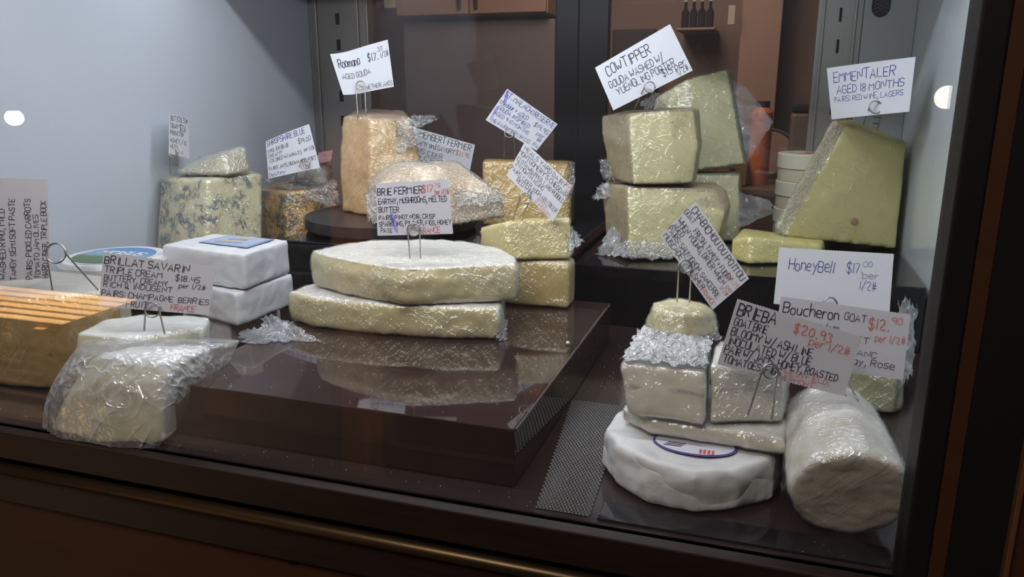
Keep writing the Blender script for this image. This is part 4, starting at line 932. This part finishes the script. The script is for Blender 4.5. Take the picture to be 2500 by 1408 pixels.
# ---- cards
card('dimmed white card with sideways black writing above the washed rind cheese', [(-42, 690), (-48, 432), (116, 437), (124, 678)], 1.02,
     [('WASHED RIND, MILD', .02, .70, .345, .085, 'k'), ('TANGY SEMI SOFT PASTE', .0, .80, .50, .085, 'k'), ('PAIRS: PICKLED CARROTS', .0, .80, .735, .085, 'k'), ('TOMATO JAM OLIVES', .0, .64, .845, .075, 'k'), ('HARD CIDER, TRIPLE BOCK', .0, .78, .965, .08, 'k'), ('#', .93, .99, .30, .07, 'r')], M_card2, seed=1, weight=.1)
pick('wire holder with a coil and long slanted leg on the washed rind cheese', (128, 708), (240, 708), (138, 618), 24, 1.03, 1.0, 1.5)
card('wide dimmed white card with black writing on the triple cream cheese', [(252, 615), (527, 650), (510, 770), (240, 748)], .975,
     [('BRILLAT SAVARIN', .02, .77, .195, .135, 'k'), ('TRIPLE CREAM', .025, .54, .36, .11, 'k'), ('$18.45', .66, .88, .375, .11, 'k'), ('BUTTERY, CREAMY', .03, .60, .50, .10, 'k'), ('per 1/2#', .70, .94, .50, .09, 'k'), ('RICH & INDUGENT', .03, .65, .62, .10, 'k'), ('PAIRS: CHAMPAGNE  BERRIES', .02, .985, .79, .105, 'k'), ('FRUIT', .25, .44, .955, .11, 'k'), ('FRANCE', .65, .87, .95, .11, 'r')], M_card2, seed=2, weight=.1)
pick('wire holder with round coil in the triple cream piece', (352, 808), (402, 815), (373, 756), 18, .965, .97, 1.5)
card('narrow looking turned card on the pale blue cheese by the wall', [(413, 277), (460, 287), (463, 388), (412, 375)], [1.425, 1.50, 1.50, 1.425],
     [('SET STILTON', .06, .94, .16, .12, 'k'), ('TIDARY', .05, .45, .34, .11, 'k'), ('$26', .52, .82, .36, .14, 'k'), ('PRODUCTION', .05, .72, .50, .10, 'k'), ('HONEY, FIG', .05, .85, .69, .10, 'k'), ('NUTS', .08, .42, .85, .10, 'k'), ('UK', .5, .72, .93, .08, 'r')], M_card, seed=3)
pick('wire holder in the pale blue cheese by the wall', (416, 425), (433, 405), (424, 373), 11, 1.46, 1.45, 1.5)
card('curved white card on the orange blue cheese', [(648, 345), (755, 302), (782, 410), (655, 437)], 1.60,
     [('SHROPSHIRE BLUE', .03, .88, .16, .13, 'b'), ('ENGLISH BLUE', .04, .50, .34, .095, 'k'), ('$19.00', .70, .96, .36, .11, 'k'), ('CREAMY', .04, .34, .47, .09, 'k'), ('COLORED W/ANNATO', .06, .72, .60, .09, 'k'), ('per 1/2#', .78, .98, .56, .08, 'k'), ('PAIRS: JAMS, BROWN ALE, PORT', .03, .97, .80, .09, 'k'), ('Delstiny', .03, .34, .955, .09, 'b'), ('UK', .7, .8, .92, .08, 'r')], M_card, curl=.004, seed=4)
pick('wire holder in the orange blue cheese', (722, 432), (742, 436), (745, 400), 12, 1.625, 1.59, 1.5)
card('white card curling at its left corner on the aged orange wedge', [(810, 138), (947, 96), (962, 212), (842, 237)], 1.545,
     [('Roomano', .08, .45, .35, .19, 'k', .05), ('$17.', .60, .79, .36, .17, 'k', .0), ('30', .79, .88, .20, .09, 'k'), ('1/2#', .83, .98, .34, .11, 'k'), ('AGED GOUDA', .08, .60, .63, .12, 'k', .0), ('NETHERLANDS', .47, .98, .955, .10, 'k')], M_card, curl=.003, curl2=.012, seed=5)
pick('wire holder standing in the aged orange wedge', (874, 290), (894, 286), (880, 209), 11, 1.535, 1.535, 1.5)
card('white card tilted behind the aged orange wedge', [(1003, 308), (1160, 353), (1146, 425), (988, 380)], 1.69,
     [('CAMEMBERT FERMIER', .04, .95, .26, .20, 'k'), ('CREAMY and SAVORY', .04, .72, .52, .16, 'k'), ('$21.90', .74, .95, .50, .15, 'r'), ('PAIRS: CIDER', .04, .55, .78, .15, 'k'), ('SPICE', .1, .45, .97, .13, 'k')], M_card, seed=6)
pick('wire holder half hidden behind the aged orange wedge', (1062, 505), (1082, 506), (1075, 402), 11, 1.69, 1.68, 1.5)
card('white card with smudged blue writing on the golden block', [(1238, 216), (1362, 303), (1310, 368), (1185, 293)], 1.56,
     [('ST. MALACHI RESERVE', .03, .98, .20, .15, 'b'), ('cheddar + AGED', .03, .56, .42, .12, 'b'), ('$19.95', .70, .97, .44, .13, 'b'), ('GOUDA INSPIRED', .06, .66, .58, .12, 'b'), ('per', .82, .96, .60, .10, 'b'), ('AGED 9-10 MONTHS', .05, .72, .74, .11, 'b'), ('#', .88, .96, .76, .12, 'b'), ('THE FARM  ERVIN CO.  PA', .03, .98, .94, .11, 'b')], M_card, seed=7, smudges=((.03, .03, .10, .34, .03), (.04, .5, .06, .8, .02), (.06, .93, .42, .9, .04)))
pick('wire holder with small coil in the golden block', (1231, 385), (1258, 388), (1243, 325), 11, 1.575, 1.55, 1.5)
card('white card standing on its corner above the yellow cheddar wedge', [(1281, 345), (1398, 455), (1350, 542), (1236, 428)], 1.19,
     [('NEALS YARD DAIRY', .05, .90, .17, .115, 'k'), ('$25.00', .88, 1.0, .10, .075, 'r'), ("MONTGOMERY'S CHEDDAR", .0, .99, .34, .125, 'k'), ('1/2', .93, .99, .22, .08, 'r'), ('CLOTH WRAPPED, LARD RUBBED', .03, .985, .50, .105, 'k'), ('24 MONTH AGING', .04, .62, .63, .105, 'k'), ('PAIRS: CIDER, HIGH ABV BEER', .01, .97, .79, .105, 'k'), ('RED WINE', .18, .52, .92, .11, 'k'), ('UNITED', .60, .80, .88, .08, 'r'), ('KINGDOM', .60, .90, .985, .08, 'r')], M_card, seed=8)
pick('wire holder with narrow coil in the yellow cheddar wedge', (1252, 540), (1272, 542), (1282, 484), 13, 1.225, 1.185, 1.5)
card('dimmed white card with smudged ink standing on the upper brie half', [(917, 447), (1095, 437), (1107, 571), (921, 576)], 1.085,
     [('BRIE FERMIER', .02, .63, .23, .13, 'k'), ('$17.', .63, .81, .21, .13, 'r'), ('75', .80, .88, .13, .07, 'r'), ('per 1/2#', .80, .99, .27, .09, 'r'), ('EARTHY, MUSHROOMS, MELTED', .03, .95, .40, .10, 'k'), ('BUTTER', .03, .30, .56, .10, 'k'), ('PAIRS  PINOT NOIR, CRISP', .03, .78, .70, .085, 'k'), ('SPARKLING, PILSNER, FIGS, HONEY', .03, .985, .82, .085, 'k'), ('PATE', .05, .20, .94, .085, 'k'), ('FRANCE', .56, .83, .965, .10, 'r')], M_card2, seed=9, weight=.1, smudges=((.19, .55, .26, .94, .03), (.2, .62, .22, .8, .02)))
pick('wire holder with tall legs in the upper brie half', (1001, 632), (1027, 634), (1010, 560), 15, 1.10, 1.08, 1.5)
card('tilted white card with black writing on the upper gouda', [(1452, 165), (1636, 58), (1692, 172), (1497, 270)], 1.375,
     [('COWTIPPER', .10, .66, .31, .20, 'k'), ('GOUDA WASHED W/', .07, .76, .56, .15, 'k'), ('YUENGLING PORTER', .12, .85, .76, .15, 'k'), ('$15 per', .67, .96, .86, .14, 'k', -.1), ('1/2#.', .83, .99, .96, .11, 'k', -.1)], M_card, seed=10, weight=.075)
pick('wire holder with a wide coil in the upper gouda', (1548, 268), (1578, 262), (1586, 213), 13, 1.40, 1.365, 1.5)
card('white card with blue writing on the big yellow wedge', [(2018, 166), (2236, 138), (2220, 273), (2030, 292)], [1.40, 1.27, 1.27, 1.40],
     [('EMMENTALER', .08, .80, .30, .18, 'b'), ('AGED 18 MONTHS', .11, .91, .52, .15, 'b'), ('PAIRS: RED WINE, LAGERS', .07, .91, .68, .10, 'b')], M_card, curl=.003, seed=11, weight=.075)
pick('wire holder with a round coil in the big yellow wedge', (2107, 305), (2144, 312), (2137, 262), 15, 1.43, 1.315, 1.5)
card('white card standing on its corner above the small round goat cheese', [(1698, 490), (1830, 680), (1740, 757), (1610, 575)], .815,
     [('CHABICHOU DU POITOU', .04, .96, .19, .14, 'k'), ('GOAT', .0, .16, .33, .11, 'k'), ('FRESH, TANGY + FUDGY', .22, .88, .40, .11, 'k'), ('WHEN YOUNG, DRIER WHEN', .02, .86, .545, .115, 'k'), ('AGED', .02, .18, .67, .11, 'k'), ('$17.75', .80, .99, .36, .09, 'r'), ('per', .90, .99, .50, .08, 'r'), ('1/2#', .86, .98, .62, .09, 'r'), ('PAIRS: SAUVIGNON, SANCERRE', .01, .93, .80, .11, 'k'), ('MUSCADET   PILSNER', .03, .75, .945, .11, 'k'), ('FRANCE', .74, .96, .965, .10, 'r')], M_card, seed=12)
pick('wire holder with tall legs in the small round goat cheese', (1653, 735), (1683, 737), (1672, 650), 15, .878, .81, 1.5)
card('white card with blue writing standing behind the other goat cards', [(1902, 603), (2183, 619), (2172, 768), (1888, 742)], 1.0,
     [('HoneyBell', .10, .50, .38, .19, 'b'), ('$17.', .60, .74, .36, .17, 'b'), ('00', .74, .82, .25, .09, 'b'), ('per', .74, .88, .44, .10, 'b'), ('1/2#', .72, .87, .62, .13, 'b')], M_card, seed=13, weight=.06)
pick('wire holder half hidden behind the cards in the green rind cheese', (2010, 850), (2040, 852), (2026, 742), 16, 1.03, .99, 1.5)
card('dimmed white card with red price on the goat log', [(1906, 722), (2224, 767), (2205, 928), (1884, 885)], .80,
     [('Boucheron', .03, .46, .24, .15, 'k'), ('GOAT', .50, .67, .22, .11, 'k'), ('medium', .28, .47, .40, .09, 'k'), ('$12.', .69, .85, .30, .16, 'r'), ('90', .86, .94, .19, .10, 'r'), ('per 1/2#', .75, .98, .47, .10, 'r'), ('SOFT', .50, .71, .53, .09, 'k'), ('BLANC', .52, .78, .73, .09, 'k'), ('chenay, Rose', .42, .92, .86, .10, 'k')], M_card2, seed=14, weight=.09)
pick('wire holder standing in the goat log', (2078, 988), (2098, 986), (2040, 900), 15, .775, .795, 1.5)
card('dimmed white card with red price and black writing on the goat brie slab', [(1800, 728), (2106, 822), (2062, 968), (1750, 890)], .745,
     [('BRIEBA', .03, .33, .22, .17, 'k'), ('GOAT BRIE', .03, .29, .38, .11, 'k'), ('$20.93', .48, .78, .24, .14, 'r', -.02), ('per 1/2#', .62, .94, .36, .11, 'r', -.02), ('BLOOMY W/ ASH LINE', .03, .67, .53, .12, 'k'), ('INOCULATED W/ BLUE', .025, .68, .67, .115, 'k'), ('PAIR W/ JAMS, HONEY, ROASTED', .02, .91, .80, .11, 'k'), ('TOMATOES, FIGS', .03, .48, .94, .11, 'k'), ('WESTFIELD,', .50, .86, .885, .075, 'r'), ('VERMONT', .48, .75, .985, .075, 'r')], M_card2, seed=15, weight=.1)
pick('wire holder with spread legs in the goat brie slab', (1826, 1012), (1884, 1022), (1880, 905), 18, .765, .735, 1.5)
